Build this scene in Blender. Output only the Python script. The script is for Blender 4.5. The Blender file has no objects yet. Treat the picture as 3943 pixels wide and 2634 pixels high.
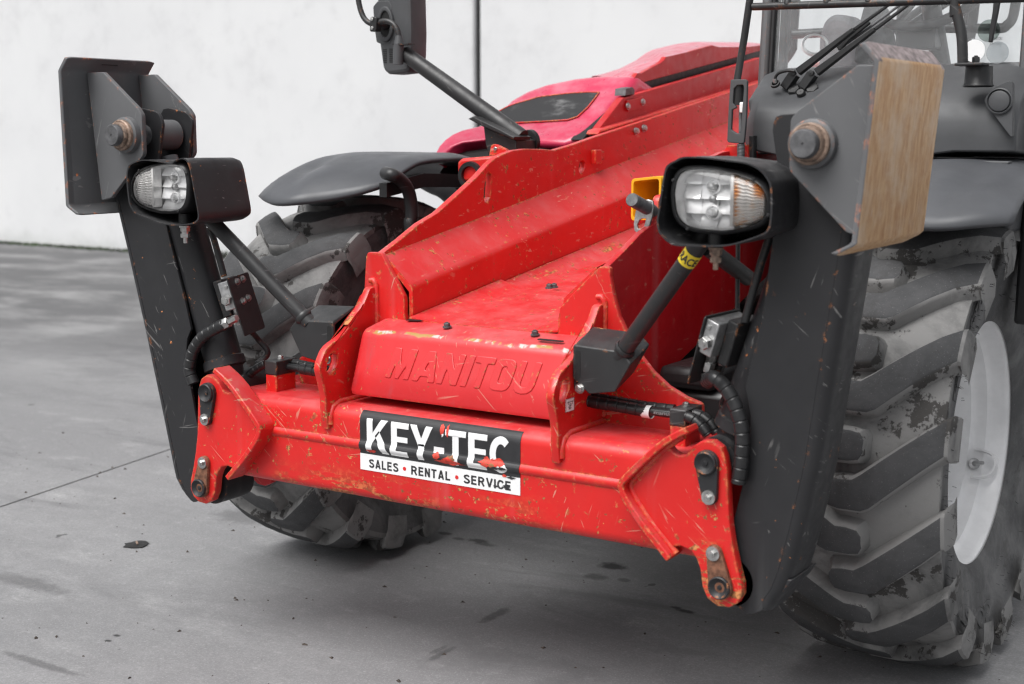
import bpy, bmesh, math, random
from mathutils import Vector, Matrix
import mathutils

R = math.radians
random.seed(7)
S = bpy.context.scene
COL = S.collection

# ------------------------------------------------------------------ camera
cam_d = bpy.data.cameras.new("camera")
cam = bpy.data.objects.new("camera", cam_d)
COL.objects.link(cam)
cam.location = (2.0549, -2.7515, 1.4698)
cam.rotation_euler = (R(90 - 8.6), 0, R(33.0))
cam_d.sensor_width = 36
cam_d.lens = 49.08
cam_d.clip_end = 400
cam_d.clip_start = 0.05
cam_d.dof.use_dof = True
cam_d.dof.focus_distance = 3.95
cam_d.dof.aperture_fstop = 3.6
S.camera = cam

# ------------------------------------------------------------------ sky and sun (bright overcast)
SUN_EL, SUN_AZ = R(58), R(194)       # azimuth clockwise from +Y
w = bpy.data.worlds.new("World")
S.world = w
w.use_nodes = True
nt = w.node_tree
nt.nodes.clear()
sky = nt.nodes.new("ShaderNodeTexSky")
sky.sky_type = 'NISHITA'
sky.sun_disc = False
sky.sun_elevation = SUN_EL
sky.sun_rotation = SUN_AZ
sky.air_density = 1.0
sky.dust_density = 4.0
sky.ozone_density = 1.0
hs = nt.nodes.new("ShaderNodeHueSaturation")
hs.inputs['Saturation'].default_value = 0.16
bg = nt.nodes.new("ShaderNodeBackground")
bg.inputs['Strength'].default_value = 0.075
wo = nt.nodes.new("ShaderNodeOutputWorld")
nt.links.new(sky.outputs[0], hs.inputs['Color'])
nt.links.new(hs.outputs[0], bg.inputs[0])
nt.links.new(bg.outputs[0], wo.inputs[0])
sd = bpy.data.lights.new("sun", 'SUN')
sd.energy = 1.5
sd.angle = R(45)
sd.color = (1, .99, .975)
so = bpy.data.objects.new("sun", sd)
COL.objects.link(so)
dirv = Vector((math.sin(SUN_AZ) * math.cos(SUN_EL), math.cos(SUN_AZ) * math.cos(SUN_EL), math.sin(SUN_EL)))
so.rotation_euler = dirv.to_track_quat('Z', 'Y').to_euler()
so.location = dirv * 20
S.view_settings.view_transform = 'Standard'
S.view_settings.look = 'None'
S.view_settings.exposure = 1.0
S.view_settings.gamma = 1
S.view_settings.use_curve_mapping = False
S.cycles.max_bounces = 8
S.cycles.use_denoising = True
S.cycles.filter_width = 1.3

# ------------------------------------------------------------------ materials
def N(nt, typ, **kw):
    n = nt.nodes.new("ShaderNode" + typ)
    for k, v in kw.items():
        if k.startswith('i_'):
            key = k[2:]
            n.inputs[int(key) if key.isdigit() else key.replace('_', ' ')].default_value = v
        else:
            setattr(n, k, v)
    return n

def ramp(nt, src, a, b, c0=0.0, c1=1.0):
    m = N(nt, 'MapRange', interpolation_type='SMOOTHSTEP')
    m.inputs[1].default_value = a; m.inputs[2].default_value = b
    m.inputs[3].default_value = c0; m.inputs[4].default_value = c1
    nt.links.new(src, m.inputs[0])
    return m.outputs[0]

def mathn(nt, op, a, b=None):
    m = N(nt, 'Math', operation=op)
    for i, v in enumerate((a, b)):
        if v is None: continue
        if isinstance(v, (int, float)): m.inputs[i].default_value = v
        else: nt.links.new(v, m.inputs[i])
    return m.outputs[0]

def mixc(nt, fac, a, b):
    m = N(nt, 'Mix', data_type='RGBA')
    for sock, v in ((0, fac), (6, a), (7, b)):
        if isinstance(v, (int, float)): m.inputs[sock].default_value = v
        elif isinstance(v, tuple): m.inputs[sock].default_value = (*v, 1) if len(v) == 3 else v
        else: nt.links.new(v, m.inputs[sock])
    return m.outputs[2]

def noise(nt, scale, detail=4, rough=.6, stretch=None, off=(0, 0, 0), dist=0.0, rot=None):
    g = N(nt, 'NewGeometry')
    mp = N(nt, 'Mapping')
    mp.inputs['Location'].default_value = off
    if stretch: mp.inputs['Scale'].default_value = stretch
    src = g.outputs['Position']
    if rot:
        m0 = N(nt, 'Mapping'); m0.inputs['Rotation'].default_value = tuple(R(a) for a in rot); nt.links.new(src, m0.inputs[0]); src = m0.outputs[0]
    nt.links.new(src, mp.inputs[0])
    n = N(nt, 'TexNoise')
    n.inputs['Scale'].default_value = scale
    n.inputs['Detail'].default_value = detail
    n.inputs['Roughness'].default_value = rough
    n.inputs['Distortion'].default_value = dist
    nt.links.new(mp.outputs[0], n.inputs['Vector'])
    return n.outputs['Fac']

def newmat(name):
    m = bpy.data.materials.new(name)
    m.use_nodes = True
    b = m.node_tree.nodes['Principled BSDF']
    return m, m.node_tree, b

def bump(nt, b, h, strength=.2, dist=.002):
    n = N(nt, 'Bump')
    n.inputs['Strength'].default_value = strength
    n.inputs['Distance'].default_value = dist
    nt.links.new(h, n.inputs['Height'])
    nt.links.new(n.outputs[0], b.inputs['Normal'])

def edge_mask(nt, radius, lo, hi):
    """1 on sharp edges of the real geometry (worn corners)"""
    bv = N(nt, 'Bevel', samples=3)
    bv.inputs['Radius'].default_value = radius
    g = N(nt, 'NewGeometry')
    d = N(nt, 'VectorMath', operation='DOT_PRODUCT')
    nt.links.new(bv.outputs[0], d.inputs[0]); nt.links.new(g.outputs['Normal'], d.inputs[1])
    inv = mathn(nt, 'SUBTRACT', 1.0, d.outputs['Value'])
    return ramp(nt, inv, lo, hi)

def up_mask(nt, lo=.2, hi=.9):
    g = N(nt, 'NewGeometry')
    s = N(nt, 'SeparateXYZ')
    nt.links.new(g.outputs['Normal'], s.inputs[0])
    return ramp(nt, s.outputs[2], lo, hi)

def paint(name, col, rough=.38, dust=(.5, .45, .44), dust_amt=.25, chip=(.20, .075, .025), chip_lo=.70, chip_scale=55,
          edge=.0, scratch=.0, scratch_col=(.62, .36, .26), spec=.5, coat=0.0, sky_pink=None, low_wear=None, bend=None, streak=.10):
    m, nt, b = newmat(name)
    base = mixc(nt, ramp(nt, noise(nt, 2.3, 5, .6), .35, .7), tuple(c * .90 for c in col), tuple(min(1, c * 1.08) for c in col))
    up = up_mask(nt, .25, .95)
    if sky_pink:
        base = mixc(nt, mathn(nt, 'MULTIPLY', up, .8), base, sky_pink)  # pink sky reflection painted onto up-facing faces
    dn = ramp(nt, noise(nt, 9, 6, .7), .35, .75)
    base = mixc(nt, mathn(nt, 'MULTIPLY', mathn(nt, 'MULTIPLY', up, dn), dust_amt), base, dust)
    # rain streaks: thin vertical greyish runs
    st = ramp(nt, noise(nt, 14, 3, .55, stretch=(1, 1, .05)), .58, .76)
    base = mixc(nt, mathn(nt, 'MULTIPLY', st, streak), base, dust if streak < .2 else (.30, .10, .11))
    rr = ramp(nt, noise(nt, 21, 4, .6), .3, .7, rough - .06, rough + .10)
    if scratch > 0:
        k = 0.0
        for n_, (ax, st_, of_) in enumerate((((0, 12, 0), (.14, .6, 3.4), (3, 1, 0)), ((0, 71, 8), (.18, .6, 3.0), (0, 5, 2)), ((10, -38, 0), (.12, .7, 4.0), (6, 5, 9)), ((0, 118, 20), (.25, .6, 3.0), (1, 8, 4)))):
            a = ramp(nt, noise(nt, 21 + 7 * n_, 3, .55, stretch=st_, off=of_, rot=ax, dist=.35), .672, .684)
            a = mathn(nt, 'MULTIPLY', a, ramp(nt, noise(nt, 5.5, 3, .5, off=(7 + 3 * n_, n_, 3)), .50, .60))
            k = mathn(nt, 'MAXIMUM', a, k)
        base = mixc(nt, mathn(nt, 'MULTIPLY', k, scratch), base, scratch_col)
    ch = ramp(nt, noise(nt, chip_scale, 4, .62, off=(1, 2, 3)), chip_lo, chip_lo + .02)
    ch = mathn(nt, 'MULTIPLY', ch, ramp(nt, noise(nt, 4.5, 2, .5, off=(9, 2, 0)), .40, .56))
    if edge > 0:
        em = mathn(nt, 'MULTIPLY', edge_mask(nt, .011, .012, .08), ramp(nt, noise(nt, 38, 4, .7, off=(4, 4, 1)), .58 - .1 * edge, .70 - .1 * edge))
        ch = mathn(nt, 'MAXIMUM', ch, em)
    if low_wear:
        g = N(nt, 'NewGeometry'); s = N(nt, 'SeparateXYZ'); nt.links.new(g.outputs['Position'], s.inputs[0])
        z = ramp(nt, s.outputs[2], low_wear[0], low_wear[1], 1.0, 0.0)
        front = ramp(nt, s.outputs[1], .10, .16, 1, 0)
        lw = ramp(nt, noise(nt, 30, 5, .68, stretch=(.35, 1, 1.3), off=(2, 8, 1)), .50, .53)
        lw = mathn(nt, 'MULTIPLY', mathn(nt, 'MULTIPLY', lw, mathn(nt, 'MULTIPLY', z, front)), ramp(nt, noise(nt, 3.1, 2, .5, off=(5, 0, 0)), .40, .58))
        ch = mathn(nt, 'MAXIMUM', ch, lw)
    if bend:
        g = N(nt, 'NewGeometry'); s = N(nt, 'SeparateXYZ'); nt.links.new(g.outputs['Position'], s.inputs[0])
        d = mathn(nt, 'ABSOLUTE', mathn(nt, 'SUBTRACT', mathn(nt, 'ADD', s.outputs[1], mathn(nt, 'MULTIPLY', noise(nt, 9, 3, .6, stretch=(1, 0, 0)), .03)), bend))
        bw = mathn(nt, 'MULTIPLY', ramp(nt, d, .003, .007, 1, 0), ramp(nt, noise(nt, 13, 4, .65, stretch=(1, .6, .6), off=(2, 5, 5)), .46, .52))
        bw = mathn(nt, 'MULTIPLY', bw, ramp(nt, s.outputs[2], .925, .932))
        base = mixc(nt, bw, base, mixc(nt, ramp(nt, noise(nt, 24, 3, .6, off=(8, 8, 1)), .44, .56), (.52, .50, .47), (.42, .25, .08)))
    chc = mixc(nt, ramp(nt, noise(nt, 90, 3, .6), .42, .62), chip, (min(1, chip[0] * 2.6 + .1), chip[1] * 2.6 + .05, chip[2] * 2.2 + .03))
    base = mixc(nt, ch, base, chc)
    nt.links.new(base, b.inputs['Base Color'])
    rr = mathn(nt, 'MAXIMUM', rr, mathn(nt, 'MULTIPLY', ch, .75))
    nt.links.new(rr, b.inputs['Roughness'])
    b.inputs['Specular IOR Level'].default_value = spec
    b.inputs['Coat Weight'].default_value = coat
    b.inputs['Coat Roughness'].default_value = .2
    h = mathn(nt, 'SUBTRACT', mathn(nt, 'MULTIPLY', noise(nt, 160, 3, .6), .25), ch)
    bump(nt, b, h, .22, .001)
    return m

def plain(name, col, rough=.5, metal=0.0, spec=.5, nz=.10, scale=30, bumpy=.0):
    m, nt, b = newmat(name)
    c = mixc(nt, ramp(nt, noise(nt, scale, 5, .65), .3, .72), tuple(x * (1 - nz) for x in col), tuple(min(1, x * (1 + nz)) for x in col))
    nt.links.new(c, b.inputs['Base Color'])
    nt.links.new(ramp(nt, noise(nt, scale * 1.7, 4, .6, off=(3, 3, 3)), .3, .7, max(.03, rough - .07), min(1, rough + .08)), b.inputs['Roughness'])
    b.inputs['Metallic'].default_value = metal
    b.inputs['Specular IOR Level'].default_value = spec
    if bumpy: bump(nt, b, noise(nt, scale * 6, 3, .6), bumpy, .001)
    return m

M = {}
M['red'] = paint('red_paint', (.64, .016, .014), .34, dust=(.55, .36, .36), dust_amt=.20, chip_lo=.618, edge=1.3, scratch=.6, sky_pink=(.62, .032, .036), low_wear=(.48, .60))
M['red_cover'] = paint('pink_cover_red', (.62, .022, .026), .40, dust=(.55, .36, .36), dust_amt=.25, chip_lo=.66, edge=.3, scratch=.4, sky_pink=(.60, .045, .050), bend=.188, streak=.34)
M['red_clean_shaded'] = paint('red_shaded_side_paint', (.52, .006, .011), .40, dust=(.5, .4, .4), dust_amt=.15, chip_lo=.72, edge=.35, scratch=.25)  # cleaner red, darkened to put the shade of the sides into the paint
M['red_hood'] = paint('pink_hood_red', (.60, .022, .085), .33, dust=(.6, .45, .5), dust_amt=.30, chip_lo=.80, coat=.5)  # pinker red for the hood's front and top
M['black'] = paint('black_steel_paint', (.024, .024, .026), .42, dust=(.22, .22, .22), dust_amt=.30, chip=(.24, .085, .03), chip_lo=.685, chip_scale=34, edge=.25, scratch=.32, scratch_col=(.40, .39, .38), spec=.35)
M['black_tube'] = paint('black_tube_paint', (.022, .022, .023), .42, dust=(.2, .2, .2), dust_amt=.2, chip=(.25, .09, .03), chip_lo=.72, chip_scale=40, edge=.1, scratch=.2, scratch_col=(.25, .24, .24))
M['grey_steel'] = paint('grey_worn_steel', (.115, .117, .122), .48, dust=(.25, .25, .25), dust_amt=.3, chip=(.22, .07, .03), chip_lo=.72, chip_scale=30, edge=.55, scratch=.35, scratch_col=(.34, .33, .33))
M['plastic'] = plain('dark_grey_plastic', (.070, .072, .076), .52, nz=.12, scale=6, bumpy=.08)
M['fender'] = plain('fender_plastic', (.072, .075, .082), .46, nz=.12, scale=5, bumpy=.05)
M['blackplastic'] = plain('black_plastic', (.018, .018, .019), .38, nz=.2)
M['dark'] = plain('deep_black', (.008, .008, .008), .6, nz=.3)
M['hose'] = plain('hose_rubber', (.016, .016, .017), .38, nz=.2)
M['zinc'] = plain('zinc_steel', (.52, .52, .51), .38, 1.0, nz=.22, scale=60)
M['alu'] = plain('cast_aluminium', (.50, .50, .50), .45, .9, nz=.25, scale=40, bumpy=.2)
M['greypin'] = plain('grey_pin_steel', (.12, .12, .125), .5, .3, nz=.35, scale=35, bumpy=.2)
M['rust'] = plain('brown_rusty_steel', (.19, .085, .050), .65, .2, nz=.5, scale=60, bumpy=.4)
M['rustring'] = plain('rusty_ring', (.28, .20, .155), .55, .3, nz=.55, scale=50, bumpy=.3)
M['yellow'] = paint('yellow_paint', (.82, .42, .008), .42, dust_amt=.1, chip_lo=.8, edge=.2)
M['yellow_tape'] = plain('yellow_label', (.80, .60, .03), .45, nz=.06)
M['white_ink'] = plain('white_print', (.80, .80, .80), .42, nz=.05, scale=25)
M['black_ink'] = plain('black_print', (.025, .025, .027), .40, nz=.25, scale=14)
M['red_ink'] = plain('red_print', (.66, .02, .02), .42, nz=.08)
M['torn'] = plain('torn_sticker_red', (.62, .05, .03), .5, nz=.35, scale=70)
M['torn_brown'] = plain('scraped_rusty_patch', (.28, .12, .05), .6, nz=.5, scale=90)
M['chrome'] = plain('reflector_chrome', (.97, .97, .97), .14, .14, nz=.02)
M['whitepaint'] = plain('silver_wheel_paint', (.84, .84, .845), .42, .05, nz=.06, scale=12)
M['mirror_glass'] = plain('amber_bulb', (.75, .22, .02), .3, nz=.1)
M['seal'] = plain('black_seal', (.012, .012, .013), .5, nz=.2)
M['whitedisc'] = plain('white_disc', (.85, .85, .85), .45, nz=.02)
M['ribbed'] = plain('ribbed_clear_plastic', (.90, .89, .88), .16, .35, nz=.05)
M['ribbed_amber'] = None
M['greycloth'] = plain('grey_seat_cloth', (.16, .16, .17), .8, nz=.2, scale=25)
M['soil'] = plain('dried_mud', (.060, .048, .040), .9, nz=.5, scale=60, bumpy=.6)

def ribbed_amber():
    m, nt, b = newmat('ribbed_amber_plastic')
    c = mixc(nt, ramp(nt, noise(nt, 26, 4, .65, stretch=(1, 1, .7), off=(2, 0, 1)), .44, .62), (.88, .86, .84), (.86, .42, .12))
    nt.links.new(c, b.inputs['Base Color']); b.inputs['Roughness'].default_value = .16; b.inputs['Metallic'].default_value = .3
    return m
M['ribbed_amber'] = ribbed_amber()

def glassmat(name, tint=(1, 1, 1), rough=.02, dirt=0.0):
    m, nt, b = newmat(name)
    nt.nodes.remove(b)
    out = nt.nodes['Material Output']
    tr = N(nt, 'BsdfTransparent'); tr.inputs[0].default_value = (*tint, 1)
    gl = N(nt, 'BsdfGlossy'); gl.inputs['Roughness'].default_value = rough
    fr = N(nt, 'Fresnel'); fr.inputs[0].default_value = 1.5
    mx = N(nt, 'MixShader')
    nt.links.new(fr.outputs[0], mx.inputs[0]); nt.links.new(tr.outputs[0], mx.inputs[1]); nt.links.new(gl.outputs[0], mx.inputs[2])
    last = mx
    if dirt:
        df = N(nt, 'BsdfDiffuse'); df.inputs[0].default_value = (.7, .71, .72, 1)
        m2 = N(nt, 'MixShader'); nt.links.new(ramp(nt, noise(nt, 6, 5, .6), .2, .8, dirt * .6, dirt * 1.4), m2.inputs[0]); nt.links.new(mx.outputs[0], m2.inputs[1]); nt.links.new(df.outputs[0], m2.inputs[2]); last = m2
    nt.links.new(last.outputs[0], out.inputs[0])
    return m
M['lens'] = glassmat('clear_lens', (.97, .97, .97))
M['glass'] = glassmat('cab_glass', (.80, .83, .84), dirt=.20)

def hood_glass():
    m, nt, b = newmat('dark_hood_grille')
    d = ramp(nt, noise(nt, 7, 5, .7, stretch=(1, .5, 2.5)), .5, .8)
    c = mixc(nt, d, (.020, .020, .021), (.20, .20, .20))
    nt.links.new(c, b.inputs['Base Color']); b.inputs['Roughness'].default_value = .42
    return m
M['stickergrey'] = glassmat('grey_film', (.62, .66, .64))
M['grille'] = hood_glass()

def rubber(name, dark, dusty, lo, hi, mud=.5):
    m, nt, b = newmat(name)
    c = mixc(nt, ramp(nt, noise(nt, 5, 6, .68, dist=.4), lo, hi), dark, dusty)
    c = mixc(nt, ramp(nt, noise(nt, 7.5, 6, .72, off=(5, 1, 8)), .555, .585, 0, mud), c, (.036, .033, .031))
    c = mixc(nt, ramp(nt, noise(nt, 300, 2, .6), .66, .72, 0, .35), c, (.35, .35, .35))
    nt.links.new(c, b.inputs['Base Color'])
    b.inputs['Roughness'].default_value = .85
    b.inputs['Specular IOR Level'].default_value = .3
    bump(nt, b, mathn(nt, 'ADD', noise(nt, 60, 5, .7), mathn(nt, 'MULTIPLY', noise(nt, 9, 5, .6), 1.5)), .35, .003)
    return m
M['tyre'] = rubber('dusty_tyre_rubber', (.095, .095, .095), (.235, .232, .228), .30, .58, .85)
M['tyre_worn'] = rubber('worn_tread_rubber', (.052, .053, .055), (.088, .088, .091), .35, .75, .2)
M['sidewall'] = rubber('tyre_sidewall', (.085, .085, .087), (.20, .20, .20), .35, .75, .25)

def sole():
    m, nt, b = newmat('rust_brown_scraped_steel')
    a = ramp(nt, noise(nt, 120, 6, .75, stretch=(1, 1, .10), dist=.2), .34, .66)
    c = mixc(nt, a, (.38, .180, .066), (.60, .40, .22))
    c = mixc(nt, ramp(nt, noise(nt, 7, 5, .7), .42, .74, 0, .7), c, (.58, .47, .36))
    c = mixc(nt, ramp(nt, noise(nt, 90, 4, .6, stretch=(1, 1, .1), off=(3, 0, 0)), .68, .74, 0, .8), c, (.55, .5, .46))
    nt.links.new(c, b.inputs['Base Color'])
    b.inputs['Roughness'].default_value = .62; b.inputs['Metallic'].default_value = .15
    bump(nt, b, noise(nt, 80, 5, .7, stretch=(1, 1, .07)), .6, .002)
    return m
M['sole'] = sole()
M['pinkgrey'] = plain('flaked_grey_red_steel', (.30, .25, .25), .7, .1, nz=.55, scale=45, bumpy=.5)

# ------------------------------------------------------------------ mesh helpers
WORLD = {}

def link(name, me, mats, parent=None, basis=None, smooth=35, bevel=0.0, segs=2):
    """one mesh object; geometry is in world metres unless a basis is given"""
    if isinstance(mats, str): mats = [mats]
    for mm in mats: me.materials.append(M[mm] if isinstance(mm, str) else mm)
    o = bpy.data.objects.new(name, me)
    COL.objects.link(o)
    if basis is not None: o.matrix_basis = basis
    WORLD[o] = basis.copy() if basis is not None else Matrix()
    if parent is not None:
        o.parent = parent
        o.matrix_parent_inverse = WORLD[parent].inverted()
    if smooth:
        for p in me.polygons: p.use_smooth = True
        me.set_sharp_from_angle(angle=R(smooth))
    if bevel:
        bv = o.modifiers.new('Bevel', 'BEVEL'); bv.width = bevel; bv.segments = segs
        bv.limit_method = 'ANGLE'; bv.angle_limit = R(35)
        if smooth: bv.harden_normals = False
    return o

def thing(name, label, cat, loc=(0, 0, 0), group=None):
    o = bpy.data.objects.new(name, None)
    o.empty_display_size = .1
    COL.objects.link(o); o.location = loc
    WORLD[o] = Matrix.Translation(loc)
    o['label'] = label; o['category'] = cat
    if group: o['group'] = group
    return o

def joint(name, parent, at=(0, 0, 0)):
    """an empty part that carries sub-parts"""
    o = bpy.data.objects.new(name, None); o.empty_display_size = .05
    COL.objects.link(o); o.parent = parent
    o.matrix_parent_inverse = WORLD[parent].inverted(); o.matrix_basis = Matrix.Translation(at)
    WORLD[o] = Matrix.Translation(at)
    return o

class MB:
    def __init__(self): self.v = []; self.f = []; self.m = []; self.mi = 0
    def add(self, vs, fs, mi=None):
        o = len(self.v); self.v += [tuple(p) for p in vs]
        for q in fs:
            self.f.append(tuple(i + o for i in q)); self.m.append(self.mi if mi is None else mi)
        return self
    def box(self, lo, hi, mat=None, mi=None):
        (x0, y0, z0), (x1, y1, z1) = lo, hi
        vs = [Vector(p) for p in ((x0, y0, z0), (x1, y0, z0), (x1, y1, z0), (x0, y1, z0), (x0, y0, z1), (x1, y0, z1), (x1, y1, z1), (x0, y1, z1))]
        if mat is not None: vs = [mat @ p for p in vs]
        return self.add(vs, [(0, 3, 2, 1), (4, 5, 6, 7), (0, 1, 5, 4), (1, 2, 6, 5), (2, 3, 7, 6), (3, 0, 4, 7)], mi)
    def prism(self, pts, ex, ey, ez, o=(0, 0, 0), mi=None):
        """outline pts (u,v) at o + u ex + v ey, extruded by the vector ez"""
        ex, ey, ez, o = Vector(ex), Vector(ey), Vector(ez), Vector(o)
        if ex.cross(ey).dot(ez) < 0: pts = pts[::-1]
        n = len(pts)
        a = [o + ex * p[0] + ey * p[1] for p in pts]
        b = [p + ez for p in a]
    
        fw = tuple(range(n))
        fs = [tuple(reversed(fw)), tuple(i + n for i in fw)] + [(i, (i + 1) % n, n + (i + 1) % n, n + i) for i in range(n)]
        return self.add(a + b, fs, mi)
    def loft(self, loops, closed=True, cap=True, mi=None):
        n = len(loops[0]); vs = [p for L in loops for p in L]; fs = []
        for k in range(len(loops) - 1):
            for i in range(n if closed else n - 1):
                j = (i + 1) % n
                fs.append((k * n + i, k * n + j, (k + 1) * n + j, (k + 1) * n + i))
        if cap and closed:
            fs.append(tuple(reversed(range(n)))); fs.append(tuple((len(loops) - 1) * n + i for i in range(n)))
        return self.add(vs, fs, mi)
    def tube(self, pts, r, n=14, cap=True, mi=None):
        pts = [Vector(p) for p in pts]; m = len(pts)
        rs = r if isinstance(r, (list, tuple)) else [r] * m
        up = None; loops = []
        for i, p in enumerate(pts):
            t = (pts[min(i + 1, m - 1)] - pts[max(i - 1, 0)]).normalized()
            if up is None:
                up = Vector((0, 0, 1)) if abs(t.z) < .9 else Vector((1, 0, 0))
            s = t.cross(up).normalized(); up = s.cross(t).normalized()
            loops.append([p + s * (math.cos(a) * rs[i]) + up * (math.sin(a) * rs[i]) for a in (2 * math.pi * k / n for k in range(n))])
        return self.loft(loops, True, cap, mi)
    def cyl(self, c, d, r, h, n=24, mi=None, r2=None):
        c = Vector(c); d = Vector(d).normalized()
        return self.tube([c, c + d * h], [r, r if r2 is None else r2], n, True, mi)
    def lathe(self, prof, c, d, n=48, mi=None, cap=False):
        """prof: (distance along d, radius)"""
        c = Vector(c); d = Vector(d).normalized()
        up = Vector((0, 0, 1)) if abs(d.z) < .9 else Vector((1, 0, 0))
        s = d.cross(up).normalized(); u = s.cross(d).normalized()
        loops = [[c + d * a + (s * math.cos(t) + u * math.sin(t)) * q for t in (2 * math.pi * k / n for k in range(n))] for a, q in prof]
        return self.loft(loops, True, cap, mi)
    def hexa(self, c, d, r, h, rot=0.0, mi=None):
        c = Vector(c); d = Vector(d).normalized()
        up = Vector((0, 0, 1)) if abs(d.z) < .9 else Vector((1, 0, 0))
        s = d.cross(up).normalized(); u = s.cross(d).normalized()
        loops = [[c + d * a + (s * math.cos(t + rot) + u * math.sin(t + rot)) * q for t in (math.pi / 3 * k for k in range(6))] for a, q in ((0, r), (h * .85, r), (h, r * .86))]
        return self.loft(loops, True, True, mi)
    def mesh(self, name, merge=0.0):
        me = bpy.data.meshes.new(name)
        me.from_pydata([tuple(p) for p in self.v], [], self.f)
        for i, p in enumerate(me.polygons): p.material_index = self.m[i]
        bm = bmesh.new(); bm.from_mesh(me)
        if merge: bmesh.ops.remove_doubles(bm, verts=bm.verts, dist=merge)
        bmesh.ops.recalc_face_normals(bm, faces=bm.faces)
        bm.to_mesh(me); bm.free()
        return me
    def build(self, name, mats, parent=None, **kw):
        mg = kw.pop('merge', 0.0)
        return link(name, self.mesh(name, mg), mats, parent, **kw)

def arc(cx, cy, r, a0, a1, n=8):
    return [(cx + r * math.cos(R(a0 + (a1 - a0) * i / n)), cy + r * math.sin(R(a0 + (a1 - a0) * i / n))) for i in range(n + 1)]

def circle(cx, cy, r, n=28): return arc(cx, cy, r, 0, 360 - 360 / n, n - 1)

def rnd(pts, r=.02, n=4):
    """round the corners of a closed outline; a point may carry its own radius"""
    out = []; m = len(pts)
    for i in range(m):
        p = Vector(pts[i][:2]); a = Vector(pts[i - 1][:2]); b = Vector(pts[(i + 1) % m][:2])
        rr = pts[i][2] if len(pts[i]) > 2 else r
        u = a - p; v = b - p; lu, lv = u.length, v.length
        if rr <= 0 or lu < 1e-6 or lv < 1e-6: out.append(tuple(p)); continue
        u /= lu; v /= lv
        ang = math.acos(max(-1, min(1, u.dot(v))))
        if ang > R(170): out.append(tuple(p)); continue
        d = min(rr / math.tan(ang / 2), lu * .48, lv * .48)
        q0, q1 = p + u * d, p + v * d
        for k in range(n + 1):
            t = k / n
            out.append(tuple(q0 * (1 - t) ** 2 + p * 2 * t * (1 - t) + q1 * t * t))
    return out

def smooth_line(pts, k=6):
    """Catmull-Rom through open points (any dimension)"""
    P = [Vector(p) for p in pts]; out = []
    for i in range(len(P) - 1):
        p0 = P[max(i - 1, 0)]; p1 = P[i]; p2 = P[i + 1]; p3 = P[min(i + 2, len(P) - 1)]
        for j in range(k):
            t = j / k
            out.append(.5 * ((2 * p1) + (p2 - p0) * t + (2 * p0 - 5 * p1 + 4 * p2 - p3) * t * t + (3 * p1 - p0 - 3 * p2 + p3) * t ** 3))
    out.append(P[-1])
    return out

XP = Matrix(((0, 0, 1, 0), (1, 0, 0, 0), (0, 1, 0, 0), (0, 0, 0, 1)))        # (u,v,w) -> (Y,Z,X)
YP = Matrix(((1, 0, 0, 0), (0, 0, -1, 0), (0, 1, 0, 0), (0, 0, 0, 1)))       # (u,v,w) -> (X,Z,-Y)

def curve_mesh(loops, th, bev, basis):
    cu = bpy.data.curves.new('outline', 'CURVE'); cu.dimensions = '2D'; cu.fill_mode = 'BOTH'
    for L in loops:
        sp = cu.splines.new('POLY'); sp.points.add(len(L) - 1); sp.use_cyclic_u = True
        for q, p in zip(sp.points, L): q.co = (p[0], p[1], 0, 1)
    cu.extrude = max(1e-5, th / 2 - bev); cu.bevel_depth = bev; cu.bevel_resolution = 1; cu.offset = -bev
    o = bpy.data.objects.new('outline', cu)
    me = bpy.data.meshes.new_from_object(o)
    bpy.data.objects.remove(o); bpy.data.curves.remove(cu)
    me.transform(basis)
    me.materials.clear()
    return me

def plate(name, loops, plane, lo, hi, mats, parent, bev=.002, **kw):
    """flat plate with thickness: outline (and holes) on plane X or Y, filling lo..hi along it"""
    if not isinstance(loops[0][0], (tuple, list, Vector)): loops = [loops]
    mid = (lo + hi) / 2
    basis = Matrix.Translation((mid, 0, 0)) @ XP if plane == 'x' else Matrix.Translation((0, mid, 0)) @ YP
    if kw.get('turn') is not None: basis = kw.pop('turn') @ basis
    me = curve_mesh(loops, abs(hi - lo), bev, basis)
    return link(name, me, mats, parent, smooth=kw.pop('smooth', 30), **kw)

def text_mesh(txt, size, th, bold=0.0, shear=0.0, sx=1.0, space=1.0):
    """letters as a mesh lying in the XY plane, left-bottom at the origin; returns mesh and width"""
    cu = bpy.data.curves.new('letters', 'FONT'); cu.body = txt; cu.size = size; cu.extrude = th / 2
    cu.offset = bold; cu.shear = shear; cu.space_character = space
    o = bpy.data.objects.new('letters', cu)
    me = bpy.data.meshes.new_from_object(o)
    bpy.data.objects.remove(o); bpy.data.curves.remove(cu)
    me.materials.clear()
    xs = [v.co.x for v in me.vertices]; ys = [v.co.y for v in me.vertices]
    me.transform(Matrix.Diagonal((sx, 1, 1, 1)) @ Matrix.Translation((-min(xs), -min(ys), 0)))
    return me, (max(xs) - min(xs)) * sx, max(ys) - min(ys)

def join_meshes(name, items):
    """items: (mesh, matrix, material index) -> one mesh"""
    bm = bmesh.new()
    for me, mt, mi in items:
        k = len(bm.faces)
        t = me.copy(); t.transform(mt); 
        for p in t.polygons: p.material_index = mi
        bm.from_mesh(t); bpy.data.meshes.remove(t)
    out = bpy.data.meshes.new(name); bm.to_mesh(out); bm.free()
    return out

def bolt_mesh(r, h, washer=None, wt=.003):
    """hex bolt head pointing along +Z from the surface at z=0"""
    b = MB()
    if washer: b.cyl((0, 0, 0), (0, 0, 1), washer, wt, 22)
    b.hexa((0, 0, wt if washer else 0), (0, 0, 1), r, h)
    b.cyl((0, 0, (wt if washer else 0) + h * .9), (0, 0, 1), r * .5, h * .3, 12)
    return b.mesh('bolt')

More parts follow.
